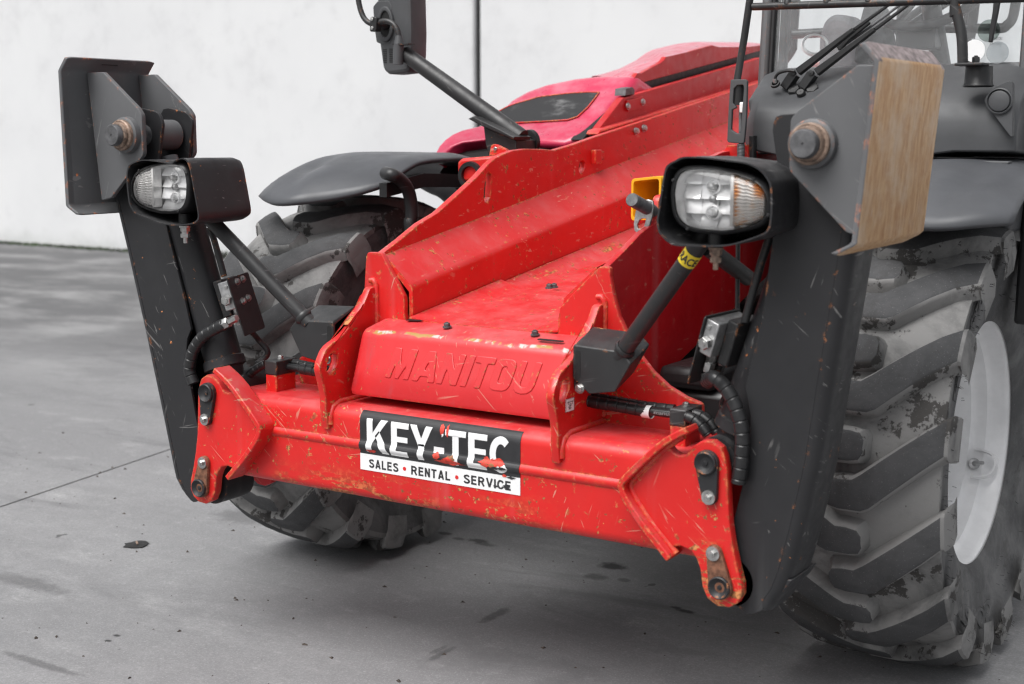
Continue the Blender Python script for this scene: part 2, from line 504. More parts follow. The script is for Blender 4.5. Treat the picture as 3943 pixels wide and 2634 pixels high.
def aim(p, d):
    return Matrix.Translation(p) @ Vector(d).to_track_quat('Z', 'Y').to_matrix().to_4x4()

BOLTS = {}
def bolt(p, d, r, h, parent, mat='zinc', washer=None, wt=.003, name='bolt', spin=0.0):
    key = (round(r, 4), round(h, 4), washer, wt)
    if (key, mat) not in BOLTS:
        me = bolt_mesh(r, h, washer, wt); BOLTS[(key, mat)] = me; mats = [mat]
    else:
        me = BOLTS[(key, mat)]; mats = []
    return link(name, me, mats, parent, basis=aim(p, d) @ Matrix.Rotation(spin, 4, 'Z'), smooth=30 if mats else 0)

# ------------------------------------------------------------------ ground
def ground_material():
    m, nt, b = newmat('worn_concrete')
    g = N(nt, 'NewGeometry')
    base = mixc(nt, ramp(nt, noise(nt, .55, 5, .6, stretch=(.55, 1.5, 1)), .30, .72), (.205, .205, .21), (.335, .335, .34))
    base = mixc(nt, ramp(nt, noise(nt, 1.7, 6, .7, stretch=(.5, 1.5, 1), off=(4, 1, 0)), .38, .70, 0, .65), base, (.19, .19, .195))
    base = mixc(nt, ramp(nt, noise(nt, 3.0, 5, .65, stretch=(.7, 1.3, 1), off=(1, 7, 0)), .54, .74, 0, .75), base, (.43, .43, .43))
    base = mixc(nt, ramp(nt, noise(nt, 11, 7, .78, off=(6, 2, 0)), .36, .66, 0, .55), base, (.19, .19, .195))
    base = mixc(nt, ramp(nt, noise(nt, 17, 7, .78, off=(1, 8, 0)), .52, .74, 0, .55), base, (.42, .42, .42))
    # fine aggregate
    base = mixc(nt, ramp(nt, noise(nt, 75, 6, .85), .34, .60, 0, .62), base, (.17, .17, .175))
    base = mixc(nt, ramp(nt, noise(nt, 160, 4, .8, off=(2, 2, 0)), .52, .70, 0, .60), base, (.44, .44, .44))
    # swept tyre marks
    base = mixc(nt, ramp(nt, noise(nt, 2.6, 5, .7, stretch=(.34, 1.0, 1), off=(9, 3, 0), dist=.6), .52, .70, 0, .60), base, (.13, .13, .135))
    s = N(nt, 'SeparateXYZ'); nt.links.new(g.outputs['Position'], s.inputs[0])
    # older damp, mossy concrete toward the wall
    far = ramp(nt, mathn(nt, 'ADD', s.outputs[1], mathn(nt, 'MULTIPLY', noise(nt, .8, 4, .6, stretch=(.6, 1, 1)), 2.4)), 2.6, 6.4, 0, .88)
    base = mixc(nt, far, base, mixc(nt, ramp(nt, noise(nt, 1.1, 5, .65, stretch=(.75, 1.3, 1), off=(0, 4, 0)), .42, .72), (.085, .085, .087), (.24, .24, .24)))
    # oil drips: fixed spots with ragged rims
    rag = mathn(nt, 'MULTIPLY', mathn(nt, 'SUBTRACT', noise(nt, 26, 4, .7), .5), 1.3)
    for (x, y, rx, ry, k) in STAINS:
        vm = N(nt, 'VectorMath', operation='SUBTRACT'); vm.inputs[1].default_value = (x, y, 0)
        nt.links.new(g.outputs['Position'], vm.inputs[0])
        v2 = N(nt, 'VectorMath', operation='MULTIPLY'); v2.inputs[1].default_value = (1 / rx, 1 / ry, 0)
        nt.links.new(vm.outputs[0], v2.inputs[0])
        ln = N(nt, 'VectorMath', operation='LENGTH'); nt.links.new(v2.outputs[0], ln.inputs[0])
        f = ramp(nt, mathn(nt, 'ADD', ln.outputs['Value'], rag), .45, 1.15, k, 0)
        base = mixc(nt, f, base, (.030, .030, .031))
    dots = ramp(nt, noise(nt, 9, 2, .5, off=(3, 9, 0)), .745, .765, 0, .75)
    base = mixc(nt, dots, base, (.05, .05, .05))
    nt.links.new(base, b.inputs['Base Color'])
    b.inputs['Roughness'].default_value = .82
    b.inputs['Specular IOR Level'].default_value = .35
    bump(nt, b, mathn(nt, 'ADD', noise(nt, 150, 4, .7), mathn(nt, 'MULTIPLY', noise(nt, 6, 5, .6), 2.0)), .30, .003)
    return m

STAINS = [(x, y, rx, ry, k) for (x, y), rx, ry, k in zip([(-0.16, 1.293), (-0.153, 1.163), (0.252, 1.018), (0.207, 1.032), (-0.87, 1.299), (-0.789, 1.272), (-0.712, 1.29), (-0.672, 1.264), (-1.053, -0.127), (-1.065, -0.084), (-1.717, 0.592), (-0.228, 0.669), (-1.697, 0.089), (-1.649, 1.06), (-1.079, -0.35), (-0.058, 1.181), (-0.177, 0.314), (-0.203, 0.338)],
    (.055, .05, .035, .022, .035, .03, .05, .05, .016, .016, .05, .022, .22, .16, .2, .03, .016, .012), (.045, .035, .018, .014, .022, .018, .025, .02, .010, .010, .04, .10, .05, .10, .02, .02, .07, .05),
    (.95, .55, .95, .9, .8, .6, .8, .6, .95, .95, .8, .55, .4, .4, .45, .5, .45, .4))]
M['ground'] = ground_material()

# saw-cut joint that runs away from the camera on the left
JA, JB = [(-2.561, 0.641), (-2.752, 1.72)]
jd = (JB[0] - JA[0]) / (JB[1] - JA[1])
jx = lambda y: JA[0] + jd * (y - JA[1])
def ground():
    b = MB(); y0, y1, wj, dj = -12.0, 60.0, .006, .02
    L = lambda x, y, z=0: (x, y, z)
    vs = [L(-90, y0), L(jx(y0) - wj, y0), L(jx(y0) - wj, y0, -dj), L(jx(y0) + wj, y0, -dj), L(jx(y0) + wj, y0), L(60, y0),
          L(-90, y1), L(jx(y1) - wj, y1), L(jx(y1) - wj, y1, -dj), L(jx(y1) + wj, y1, -dj), L(jx(y1) + wj, y1), L(60, y1)]
    b.add(vs, [(i, i + 1, i + 7, i + 6) for i in range(5)])
    o = b.build('ground', 'ground', smooth=0)
    o['kind'] = 'structure'
    return o
ground()

# ------------------------------------------------------------------ wall of big cast panels
def wall_material():
    m, nt, b = newmat('white_painted_concrete')
    base = mixc(nt, ramp(nt, noise(nt, .35, 5, .6, off=(1, 0, 4)), .3, .7), (.62, .625, .635), (.69, .695, .70))
    base = mixc(nt, ramp(nt, noise(nt, 1.6, 6, .72, off=(3, 0, 1)), .50, .74, 0, .5), base, (.52, .52, .53))
    base = mixc(nt, ramp(nt, noise(nt, 5.0, 5, .7, stretch=(1, 1, .5)), .66, .76, 0, .35), base, (.44, .44, .45))
    g = N(nt, 'NewGeometry'); s = N(nt, 'SeparateXYZ'); nt.links.new(g.outputs['Position'], s.inputs[0])
    low = ramp(nt, mathn(nt, 'ADD', s.outputs[2], mathn(nt, 'MULTIPLY', noise(nt, 3, 4, .6), .5)), .25, .50, .5, 0)
    base = mixc(nt, low, base, (.50, .51, .50))
    nt.links.new(base, b.inputs['Base Color'])
    b.inputs['Roughness'].default_value = .8
    bump(nt, b, noise(nt, 12, 5, .6), .2, .004)
    return m
M['wall'] = wall_material()
WY = 9.1
WJ = -6.069
wall = thing('concrete_wall', 'tall white concrete panel wall behind the machine', 'wall', (WJ, WY, 0))
for x0, x1 in ((WJ - 16, WJ - .035), (WJ + .035, WJ + 22)):
    b = MB(); b.box((x0, WY, -.1), (x1, WY + .3, 9.5)); b.build('wall_panel', 'wall', wall, smooth=0, bevel=.03, segs=2)
b = MB(); b.box((WJ - .03, WY + .05, -.1), (WJ + .03, WY + .28, 9.4)); b.build('joint_seal', 'seal', wall, smooth=0)

# moss and weeds along the foot of the wall
def moss():
    m, nt, bb = newmat('moss')
    c = mixc(nt, ramp(nt, noise(nt, 1.4, 4, .7), .4, .62), (.09, .09, .085), (.085, .135, .055))
    nt.links.new(c, bb.inputs['Base Color']); bb.inputs['Roughness'].default_value = .9
    M['moss'] = m
    b = MB(); rr = random.Random(3)
    for i in range(5200):
        x = rr.uniform(-22, -2); y = WY - abs(rr.gauss(0, .05)); h = rr.uniform(.015, .06) * (1.6 if math.sin(x * 1.7) + math.sin(x * .6 + 1) > .9 else .7)
        a = rr.uniform(0, 3.14); s = rr.uniform(.012, .035)
        dx, dy = math.cos(a) * s, math.sin(a) * s
        b.add([(x - dx, y - dy, 0), (x + dx, y + dy, 0), (x + dx * .3 + rr.uniform(-.02, .02), y + dy * .3 - .01, h)], [(0, 1, 2)])
    o = b.build('moss', 'moss', smooth=0)
    o['kind'] = 'stuff'; o['label'] = 'thin strip of moss and weeds along the foot of the wall'; o['category'] = 'moss'
moss()
# a scatter of grit and mud crumbs
b = MB(); rr = random.Random(11)
for i in range(900):
    x = rr.uniform(-3.5, 2.6); y = rr.uniform(-1.6, 3.2); s = rr.choice((.002, .003, .003, .004, .007))
    c = [(x + rr.uniform(-s, s) + s * math.cos(t), y + s * math.sin(t), 0) for t in (0, 1.6, 3.1, 4.6)] + [(x, y, s * rr.uniform(.6, 1.1))]
    b.add(c, [(0, 1, 4), (1, 2, 4), (2, 3, 4), (3, 0, 4)])
o = b.build('grit', 'soil', smooth=0)
o['kind'] = 'stuff'; o['label'] = 'loose grit and crumbs scattered over the concrete'; o['category'] = 'grit'

# a scrap lying on the concrete in front of the left leg
q = (-1.713, 0.581, 0.0)
b = MB(); rr = random.Random(8)
n = 16; ring = [(q[0] + (.050 + rr.uniform(-.018, .018)) * math.cos(2 * math.pi * i / n), q[1] + (.042 + rr.uniform(-.014, .014)) * math.sin(2 * math.pi * i / n)) for i in range(n)]
vs = [(x, y, .003 + rr.uniform(0, .002)) for x, y in ring] + [(q[0], q[1], .010)] + [(x, y, .0015) for x, y in ring]
b.add(vs, [(i, (i + 1) % n, n) for i in range(n)] + [(n + 1 + i, n + 1 + (i + 1) % n, (i + 1) % n, i) for i in range(n)])
b.mi = 1; b.tube([(q[0] - .018, q[1] + .012, .006), (q[0], q[1] - .002, .011), (q[0] + .015, q[1] - .012, .007)], .004, 6)
o = b.build('litter_scrap', ['dark', 'rustring'], None, smooth=40)
o['label'] = 'small flattened dark scrap with a reddish streak lying on the concrete'; o['category'] = 'litter'

# =================================================================== the machine
T = thing('telehandler', 'red and dark grey telehandler with both stabiliser legs folded up, seen from its front corner', 'telehandler', (0, 1.0, 0))
mir = lambda pts, s: [(p[0] * s,) + tuple(p[1:]) for p in pts]

# ------------------------------------------------------------------ stabiliser cross beam
beam = joint('cross_beam', T, (0, .2, .62))
BF = .060                                                     # front face of the beam
def bead(z):                                                  # the two halves of the box are welded on the front
    return .007 * max(0.0, 1 - ((z - .649) / .013) ** 2)
prof = [(.40, .500), (.40, .745)] + [(BF + .034 - .034 * math.sin(R(a)), .711 + .034 * math.cos(R(a))) for a in range(0, 91, 15)]
prof += [(BF - bead(z), z) for z in (.665, .662, .658, .654, .649, .644, .640, .636, .633)]
prof += [(BF + .030 - .030 * math.cos(R(a)), .530 - .030 * math.sin(R(a))) for a in range(0, 91, 15)]
b = MB(); b.prism(prof, (0, 1, 0), (0, 0, 1), (1.44, 0, 0), (-.72, 0, 0))
b.build('beam_box', 'red', beam, smooth=40)

EP = [(0.718, 0.755), (0.73, 0.772), (0.754, 0.788), (0.778, 0.79), (0.8, 0.777), (0.808, 0.759), (0.815, 0.73), (0.819, 0.67), (0.823, 0.614), (0.833, 0.559), (0.844, 0.515), (0.857, 0.473), (0.858, 0.449), (0.847, 0.427), (0.827, 0.414), (0.799, 0.412), (0.774, 0.425), (0.761, 0.45), (0.754, 0.492), (0.745, 0.513), (0.731, 0.53), (0.706, 0.536), (0.681, 0.53), (0.655, 0.545), (0.612, 0.601), (0.572, 0.656), (0.61, 0.702), (0.672, 0.763), (0.683, 0.752), (0.697, 0.747), (0.714, 0.751)]
RIM = [(0.726, 0.812), (0.674, 0.78), (0.62, 0.73), (0.57, 0.678), (0.562, 0.658), (0.577, 0.628), (0.622, 0.574), (0.657, 0.539), (0.688, 0.508)]
for s in (-1, 1):
    plate('end_plate', mir(EP, s), 'y', .030, .058, 'red', beam, bev=.004)
    pts = [Vector((p[0], 0, p[1])) for p in smooth_line(RIM, 3)]
    loops = []
    for i, p in enumerate(pts):
        t = (pts[min(i + 1, len(pts) - 1)] - pts[max(i - 1, 0)]).normalized(); n = Vector((t.z, 0, -t.x)) * .008
        loops.append([(s * (p.x + a * n.x), y, p.z + a * n.z) for a, y in ((-1, .004), (1, .004), (1, .066), (-1, .066))])
    b = MB(); b.loft(loops); b.build('edge_rib', 'red', beam, bevel=.003)
    # weld run along the inside of the rib
    b = MB(); b.tube([(s * (p.x + .013), .034, p.z) for p in pts[2:-1]], .009, 8); b.build('weld_seam', 'red', beam, smooth=60)
    # second lug behind, with its bush
    back = [(x * s, z) for x, z in EP[:24]]
    plate('rear_plate', mir(EP, s), 'y', .275, .30, 'red_clean_shaded', beam, bev=.003)
    b = MB(); b.cyl((s * .809, .07, .461), (0, 1, 0), .058, .11, 32); b.build('pivot_bush', 'black', beam)
    b = MB(); b.cyl((s * .769, .07, .741), (0, 1, 0), .048, .17, 28); b.build('pivot_bush', 'black', beam)
    for (cx, cz), (bx, bz), rt in (((.769, .741), (.778, .664), 0), ((.809, .461), (.792, .537), 1)):
        u = Vector((cx - bx, cz - bz)); a = math.degrees(math.atan2(u.y, u.x))
        out = arc(cx, cz, .0285, a - 90, a + 90, 14) + arc(bx, bz, .0185, a + 90, a + 270, 10)
        plate('pin_keeper', mir(out, s), 'y', .018, .031, 'rust' if rt else 'black', beam, bev=.002)
        b = MB()
        b.lathe([(0, .026), (-.006, .026), (-.008, .0235), (-.003, .017), (.001, .010), (.001, 0.0005)], (s * cx, .018, cz), (0, 1, 0), 32)
        b.lathe([(0, .006), (-.002, .005), (-.0025, .0005)], (s * cx, .0175, cz), (0, 1, 0), 14)
        b.build('pivot_pin', 'black', beam, smooth=50)
        bolt((s * bx, .018, bz), (0, -1, 0), .0082, .008, beam, washer=.0165, wt=.004)

# ------------------------------------------------------------------ lifting plates between beam and chassis
LP = [(0.05, 0.681), (0.042, 0.727), (0.041, 0.767), (0.033, 0.801), (0.025, 0.827), (0.02, 0.849), (0.032, 0.876), (0.057, 0.903), (0.112, 0.924), (0.157, 0.953), (0.186, 0.983), (0.143, 0.951), (0.181, 0.979), (0.207, 1.006), (0.202, 0.994), (0.223, 1.022), (0.235, 1.039), (0.246, 1.044)]
LP = [tuple(p) for p in smooth_line([(p[0], p[1], 0) for p in LP], 3)]
LP = [(p[0], p[1]) for p in LP] + [(.275, LP[-1][1]), (.275, .70), (.12, .70), (.085, LP[0][1])]
LH = [(0.094, 0.876), (0.08, 0.886), (0.062, 0.879), (0.051, 0.855), (0.049, 0.838), (0.061, 0.828), (0.079, 0.837), (0.092, 0.855)]
for s in (-1, 1):
    x0, x1 = (-.372, -.350) if s < 0 else (.350, .372)
    o = plate('lifting_plate', [LP, LH], 'x', x0, x1, 'red', beam, bev=.003)
    # weld fillets where the plate meets the beam
    for xx in (x0, x1):
        b = MB(); b.tube([(xx, .265, .747), (xx, .098, .747), (xx, .070, .737), (xx, .059, .712), (xx, .059, LP[0][1] + .012)], .009, 8)
        b.build('weld_seam', 'red', beam, smooth=60)

# ------------------------------------------------------------------ the sticker on the beam
def follow(me):
    """let thin print lie on the beam front, over its weld bead"""
    bm = bmesh.new(); bm.from_mesh(me)
    for z in [.585 + .004 * i for i in range(41)]:
        bmesh.ops.bisect_plane(bm, geom=bm.verts[:] + bm.edges[:] + bm.faces[:], plane_co=(0, 0, z), plane_no=(0, 0, 1))
    for v in bm.verts: v.co.y -= bead(v.co.z) * 1.0 + .0004
    for v in bm.verts:
        if v.co.z > .711: v.co.y += .034 - math.sqrt(max(0, .034 ** 2 - (v.co.z - .711) ** 2))
    bm.to_mesh(me); bm.free()
SX0, SX1, SZ0, SZ1 = -.249, .254, .583, .745
SW, SH = SX1 - SX0, SZ1 - SZ0
def on_sign(u, v, y): return Matrix.Translation((SX0 + u * SW, y, SZ0 + v * SH)) @ Matrix(((1, 0, 0, 0), (0, 0, -1, 0), (0, 1, 0, 0), (0, 0, 0, 1)))
def poly_mesh(polys):
    b = MB()
    for p in polys: b.prism(p, (1, 0, 0), (0, 1, 0), (0, 0, .0004))
    return b.mesh('print')
SZT = .7405
def grid_card(z0, z1, y):
    b = MB(); zs = [z0 + (z1 - z0) * i / 14 for i in range(15)]
    b.loft([[(SX0, y, z), (SX1, y, z), (SX1, y + .0008, z), (SX0, y + .0008, z)] for z in zs]); return b.mesh('card')
items = []
ZB = SZ0 + .272 * SH
I4 = Matrix()
items.append((grid_card(ZB, SZT, BF - .0012), I4, 0))
items.append((grid_card(SZ0, ZB, BF - .0012), I4, 1))
# KEY-TEC: narrow bold capitals drawn as strokes (unit = letter height)
t = .215
def bar(x0, y0, x1, y1): return [(x0, y0), (x1, y0), (x1, y1), (x0, y1)]
E_ = lambda w: [bar(0, 0, t, 1), bar(t, 0, w, .17), bar(t, .83, w, 1), bar(t, .42, w * .93, .58)]
glyph = {
    'K': ([bar(0, 0, t, 1), [(t, .30), (t, .58), (.53, 1), (.78, 1)], [(.30, .50), (.58, 0), (.83, 0), (.45, .66)]], .83),
    'E': (E_(.64), .64),
    'Y': ([bar(.29, 0, .29 + t, .46), [(.29, .40), (.29 + t, .40), (.80, 1), (.565, 1), (.40, .62), (.235, 1), (0, 1)]], .80),
    '-': ([bar(0, .28, .36, .45)], .36),
    'T': ([bar(.25, 0, .25 + t, .84), bar(0, .83, .715, 1)], .715),
}
co = arc(.38, .5, .38, 48, 312, 22); ci = arc(.38, .5, .175, 312, 48, 18)
co = [(x, .5 + (y - .5) * 1.36) for x, y in co]; ci = [(x, .5 + (y - .5) * 1.72) for x, y in ci]
glyph['C'] = ([co + ci], .68)
adv = [('K', .07), ('E', .05), ('Y', .05), ('-', .035), ('T', .08), ('E', .08), ('C', 0)]
tot = sum(glyph[c][1] + g for c, g in adv)
lh = .55 * SH; kx = .895 * SW / tot
x = 0
for k, (c, g) in enumerate(adv):
    me = poly_mesh(glyph[c][0])
    items.append((me, on_sign(.047, .315, BF - .0014 - .00005 * (k % 2)) @ Matrix.Diagonal((kx, lh, 1, 1)) @ Matrix.Translation((x, 0, 0)), 1))
    x += glyph[c][1] + g
def ribbon(P, wdt, lift=0.0):
    """one letter stroke: mitred ribbon along a poly-line, unit letter height"""
    P = [Vector(p) for p in P]; Lf, Rt = [], []
    for i, p in enumerate(P):
        a = (p - P[i - 1]).normalized() if i else None; c = (P[i + 1] - p).normalized() if i < len(P) - 1 else None
        t_ = ((a or c) + (c or a)).normalized(); n_ = Vector((-t_.y, t_.x)); k = 1 / max(.45, n_.dot(Vector((-(a or c).y, (a or c).x))))
        Lf.append(p + n_ * wdt / 2 * k); Rt.append(p - n_ * wdt / 2 * k)
    return Lf, Rt
def letter_mesh(txt, wd=.20, gap=.14):
    h = wd / 2; x = 0; b = MB()
    A = {'S': ([[(.60, .76), (.54, .87), (.38, 1 - h), (.24, .96 - h), (.13, .80), (.16, .65), (.30, .55), (.48, .48), (.61, .36), (.62, .22), (.50, .10 + .02), (.36, h), (.20, .12), (.09, .27)]], .72),
         'A': ([[(.02 + h * .9, 0), (.38, 1)], [(.74 - h * .9, 0), (.38, 1)], [(.20, .27), (.56, .27)]], .76),
         'L': ([[(h, 1), (h, h), (.58, h)]], .60),
         'E': ([[(.60, 1 - h), (h, 1 - h), (h, h), (.62, h)], [(h, .52), (.56, .52)]], .64),
         'R': ([[(h, 0), (h, 1 - h), (.42, 1 - h), (.56, .92 - h), (.61, .74), (.56, .57), (.42, .48), (h, .48)], [(.40, .47), (.66, 0)]], .76),
         'N': ([[(h, 0), (h, 1)], [(h, .97), (.64 - h, .03)], [(.64 - h, 0), (.64 - h, 1)]], .66),
         'T': ([[(0, 1 - h), (.64, 1 - h)], [(.32, .9), (.32, 0)]], .66),
         'V': ([[(.08, 1), (.37, .02)], [(.66, 1), (.37, .02)]], .74),
         'I': ([[(h, 0), (h, 1)]], .20),
         'C': ([[(.64, .70), (.56, .84), (.40, 1 - h), (.24, .86), (.12, .66), (.11, .40), (.20, .18), (.38, h), (.55, .15), (.65, .31)]], .74)}
    for ch in txt:
        strokes, adv_ = A[ch]
        for k, P in enumerate(strokes):
            if len(P) > 5: P = [tuple(q) for q in smooth_line(P, 3)] if ch in 'SC' else P
            Lf, Rt = ribbon(P, wd); z0 = .00006 * k
            vs = []
            for l_, r_ in zip(Lf, Rt): vs += [(x + l_.x, l_.y, z0), (x + r_.x, r_.y, z0)]
            b.add(vs, [(2 * i, 2 * i + 1, 2 * i + 3, 2 * i + 2) for i in range(len(P) - 1)])
        x += adv_ + gap
    return b.mesh('print'), x - gap
for txt, u0, u1 in (('SALES', .058, .252), ('RENTAL', .335, .582), ('SERVICE', .663, .947)):
    me, tw = letter_mesh(txt)
    items.append((me, on_sign(u0, .050, BF - .0016) @ Matrix.Diagonal(((u1 - u0) * SW / tw, .145 * SH, 1, 1)), 0))
for u in (.292, .622):
    items.append((poly_mesh([circle(0, 0, .0052, 20)]), on_sign(u, .125, BF - .0016), 2))
rr = random.Random(5)
def ragged(cx, cy, rx, ry, n=18, j=.35): return [(cx + rx * (1 + rr.uniform(-j, j)) * math.cos(2 * math.pi * i / n), cy + ry * (1 + rr.uniform(-j, j)) * math.sin(2 * math.pi * i / n)) for i in range(n)]
for u, v, rx, ry, mi in ((.075, .335, .016, .004, 3), (.53, .85, .006, .017, 3), (.565, .83, .004, .014, 3), (.535, .80, .003, .010, 1), (.503, .43, .010, .008, 3), (.50, .44, .006, .005, 4), (.585, .35, .038, .006, 3), (.59, .41, .012, .010, 4), (.575, .39, .014, .006, 3),
                         (.815, .44, .022, .012, 3), (.805, .45, .011, .009, 4), (.87, .46, .020, .010, 3), (.84, .415, .009, .006, 4), (.90, .38, .015, .004, 0), (.86, .375, .012, .004, 0), (.91, .27, .006, .004, 3), (.95, .255, .012, .003, 0), (.92, .10, .010, .004, 0), (.86, .085, .009, .002, 0)):
    items.append((poly_mesh([ragged(0, 0, rx, ry)]), on_sign(u, v, BF - .0019 - .0003 * rr.random()), mi))
me = join_meshes('sticker', items)
follow(me)
o = link('sticker', me, ['black_ink', 'white_ink', 'red_ink', 'torn', 'torn_brown'], beam, smooth=0)
o['label'] = 'black and white sticker reading KEY-TEC over SALES RENTAL SERVICE, torn in places'

# small lashing-point sticker on the lifting plate
SQ = [(0.075, 0.835), (0.114, 0.839), (0.116, 0.797), (0.076, 0.795)]
items = []
def on_lp(y, z, x): return Matrix.Translation((x, y, z)) @ Matrix(((0, 0, 1, 0), (1, 0, 0, 0), (0, 1, 0, 0), (0, 0, 0, 1)))
sy0, sy1 = min(p[0] for p in SQ), max(p[0] for p in SQ); sz0, sz1 = min(p[1] for p in SQ) + .006, max(p[1] for p in SQ) - .006
w_, h_ = sy1 - sy0, sz1 - sz0
def pm(polys): 
    bb = MB()
    for p in polys: bb.prism([(q[0] * w_, q[1] * h_) for q in p], (1, 0, 0), (0, 1, 0), (0, 0, .0004))
    return bb.mesh('print')
items.append((pm([bar(0, 0, 1, 1)]), on_lp(sy0, sz0, .3722), 1))
line = lambda x0, y0, x1, y1, k=.03: [(x0 - k, y0 - k * .6), (x0 + k, y0 - k * .6), (x1 + k, y1 + k * .6), (x1 - k, y1 + k * .6)]
mk = [bar(.0, .0, .03, 1), bar(.97, 0, 1, 1), bar(0, 0, 1, .02), bar(0, .98, 1, 1), bar(.16, .70, .92, .725)]
mk += [line(.24 + .16 * i, .73, .30 + .16 * i, .80, .012) for i in range(5)]
mk += [line(.30, .70, .34, .50, .012), line(.80, .70, .74, .50, .012)]
mk += [bar(.44, .56, .64, .60), bar(.46, .42, .50, .58), bar(.58, .42, .64, .58), bar(.42, .40, .60, .44), bar(.36, .26, .42, .42), bar(.40, .24, .62, .28), bar(.56, .28, .60, .40), line(.34, .18, .66, .24, .03), line(.62, .16, .44, .22, .03)]
items.append((pm(mk), on_lp(sy0, sz0, .3727), 0))
o = link('warning_sticker', join_meshes('warning_sticker', items), ['black_ink', 'white_ink'], beam, smooth=0)
o['label'] = 'small white sticker with a lashing hook pictogram'

# ------------------------------------------------------------------ chassis: upstands, side plates, trough
chas = joint('chassis', T, (0, 1.2, .9))
UPR = [(0.235, 0.961), (0.235, 0.995), (0.241, 1.027), (0.31, 1.095), (0.354, 1.136), (0.37, 1.139), (0.386, 1.135), (0.385, 1.114), (0.393, 1.073), (0.412, 1.014), (0.432, 0.979), (0.463, 0.932), (0.507, 0.886), (0.55, 0.854), (0.598, 0.832), (0.641, 0.82)]
UPL = [(-0.381, 1.138), (-0.387, 1.124), (-0.39, 1.102), (-0.397, 1.055), (-0.405, 1.021)]
UPLi = [(-0.332, 1.139), (-0.306, 1.097), (-0.28, 1.059), (-0.257, 1.024), (-0.254, 1.006), (-0.255, 0.977), (-0.251, 0.957), (-0.237, 0.934)]
conc = UPR[8:]
left = [UPL[0]] + UPLi + [(-.22, .93), (-.22, .74), (-.66, .74), (-conc[-1][0], conc[-1][1] - .03)] + [(-x, z) for x, z in reversed(conc)] 
left = [p for p in left if True]
right = UPR + [(UPR[-1][0], .74), (.20, .74), (UPR[0][0] - .02, .94)]
plate('upstand_plate', rnd(right, .012, 2), 'y', .265, .283, 'red', chas, bev=.003)
lout = [UPL[0], UPLi[0]] + UPLi[1:] + [(-.20, .94), (-.20, .74), (-conc[-1][0], .74), (-conc[-1][0], conc[-1][1])]
lout += [(-x, z) for x, z in reversed(conc[1:-1])] + [(-.395, 1.03), UPL[1]]
plate('upstand_plate', rnd(lout, .010, 2), 'y', .265, .283, 'red', chas, bev=.003)
for s in (-1, 1):
    xx = -.350 if s < 0 else .372
    b = MB(); b.tube([(xx, .263, .76), (xx, .263, 1.050), (xx - .010, .263, 1.062), (xx - .022, .263, 1.060)], .008, 8)
    b.build('weld_seam', 'red', chas, smooth=60)

top = [(.275, 1.136), (.36, 1.170), (.446, 1.208), (.535, 1.235), (.646, 1.288), (.737, 1.333), (.799, 1.370), (.835, 1.387), (.879, 1.399), (.94, 1.410), (1.011, 1.414), (1.10, 1.412), (1.186, 1.408), (1.30, 1.424), (1.441, 1.448), (2.554, 1.625), (3.6, 1.79)]
side = top + [(3.6, 1.30), (1.6, 1.12), (.712, .848), (.565, .802), (.275, .745)]
slot = [(0.815, 1.339), (0.805, 1.345), (0.792, 1.342), (0.781, 1.314), (0.774, 1.271), (0.78, 1.257), (0.794, 1.254), (0.808, 1.269), (0.813, 1.304)]
hole = [(1.385, 1.363), (1.37, 1.372), (1.354, 1.369), (1.346, 1.35), (1.348, 1.333), (1.362, 1.327), (1.377, 1.335), (1.385, 1.349)]
plate('side_plate', [side, slot, hole], 'x', -.358, -.336, 'red', chas, bev=.003)
plate('side_plate', side, 'x', .356, .374, 'red_clean_shaded', chas, bev=.002)
zA = lambda y: 1.135 + .167 * (y - .30)
zB = lambda y: 1.042 + .165 * (y - .26)
zF = lambda y: .970 + .140 * (y - .28)
for s in (-1, 1):
    loops = []
    for y in (.283, .9, 1.8, 3.5):
        loops.append([(s * -.337, y, zA(y)), (s * -.252, y, zB(y) + .012), (s * -.244, y, zB(y) + .004), (s * -.240, y, zB(y) - .008), (s * -.240, y, zF(y) - .05), (s * -.252, y, zF(y) - .05), (s * -.252, y, zB(y) - .012), (s * -.337, y, zA(y) - .014)])
    b = MB(); b.loft(loops); b.build('guide_plate', 'red', chas, smooth=50)
# brackets, bolts on the inside of the left side plate
def onx(x, c, pts): return pts
for (y0, z0, y1, z1) in [(1.426, 1.358, 1.455, 1.406)]:
    b = MB(); b.box((-.337, y0, z0), (-.318, y0 + .045, z1)); b.box((-.337, y0 + .045, z0 + .012), (-.331, y0 + .085, z1 - .006)); b.build('stop_block', 'red', chas, bevel=.004)
for p in [(-0.331, 1.476, 1.378)]: bolt(p, (1, 0, 0), .008, .007, chas)
for p in [(-0.334, 1.741, 1.469), (-0.334, 1.802, 1.479)]: bolt(p, (1, 0, 0), .011, .010, chas, washer=.014)

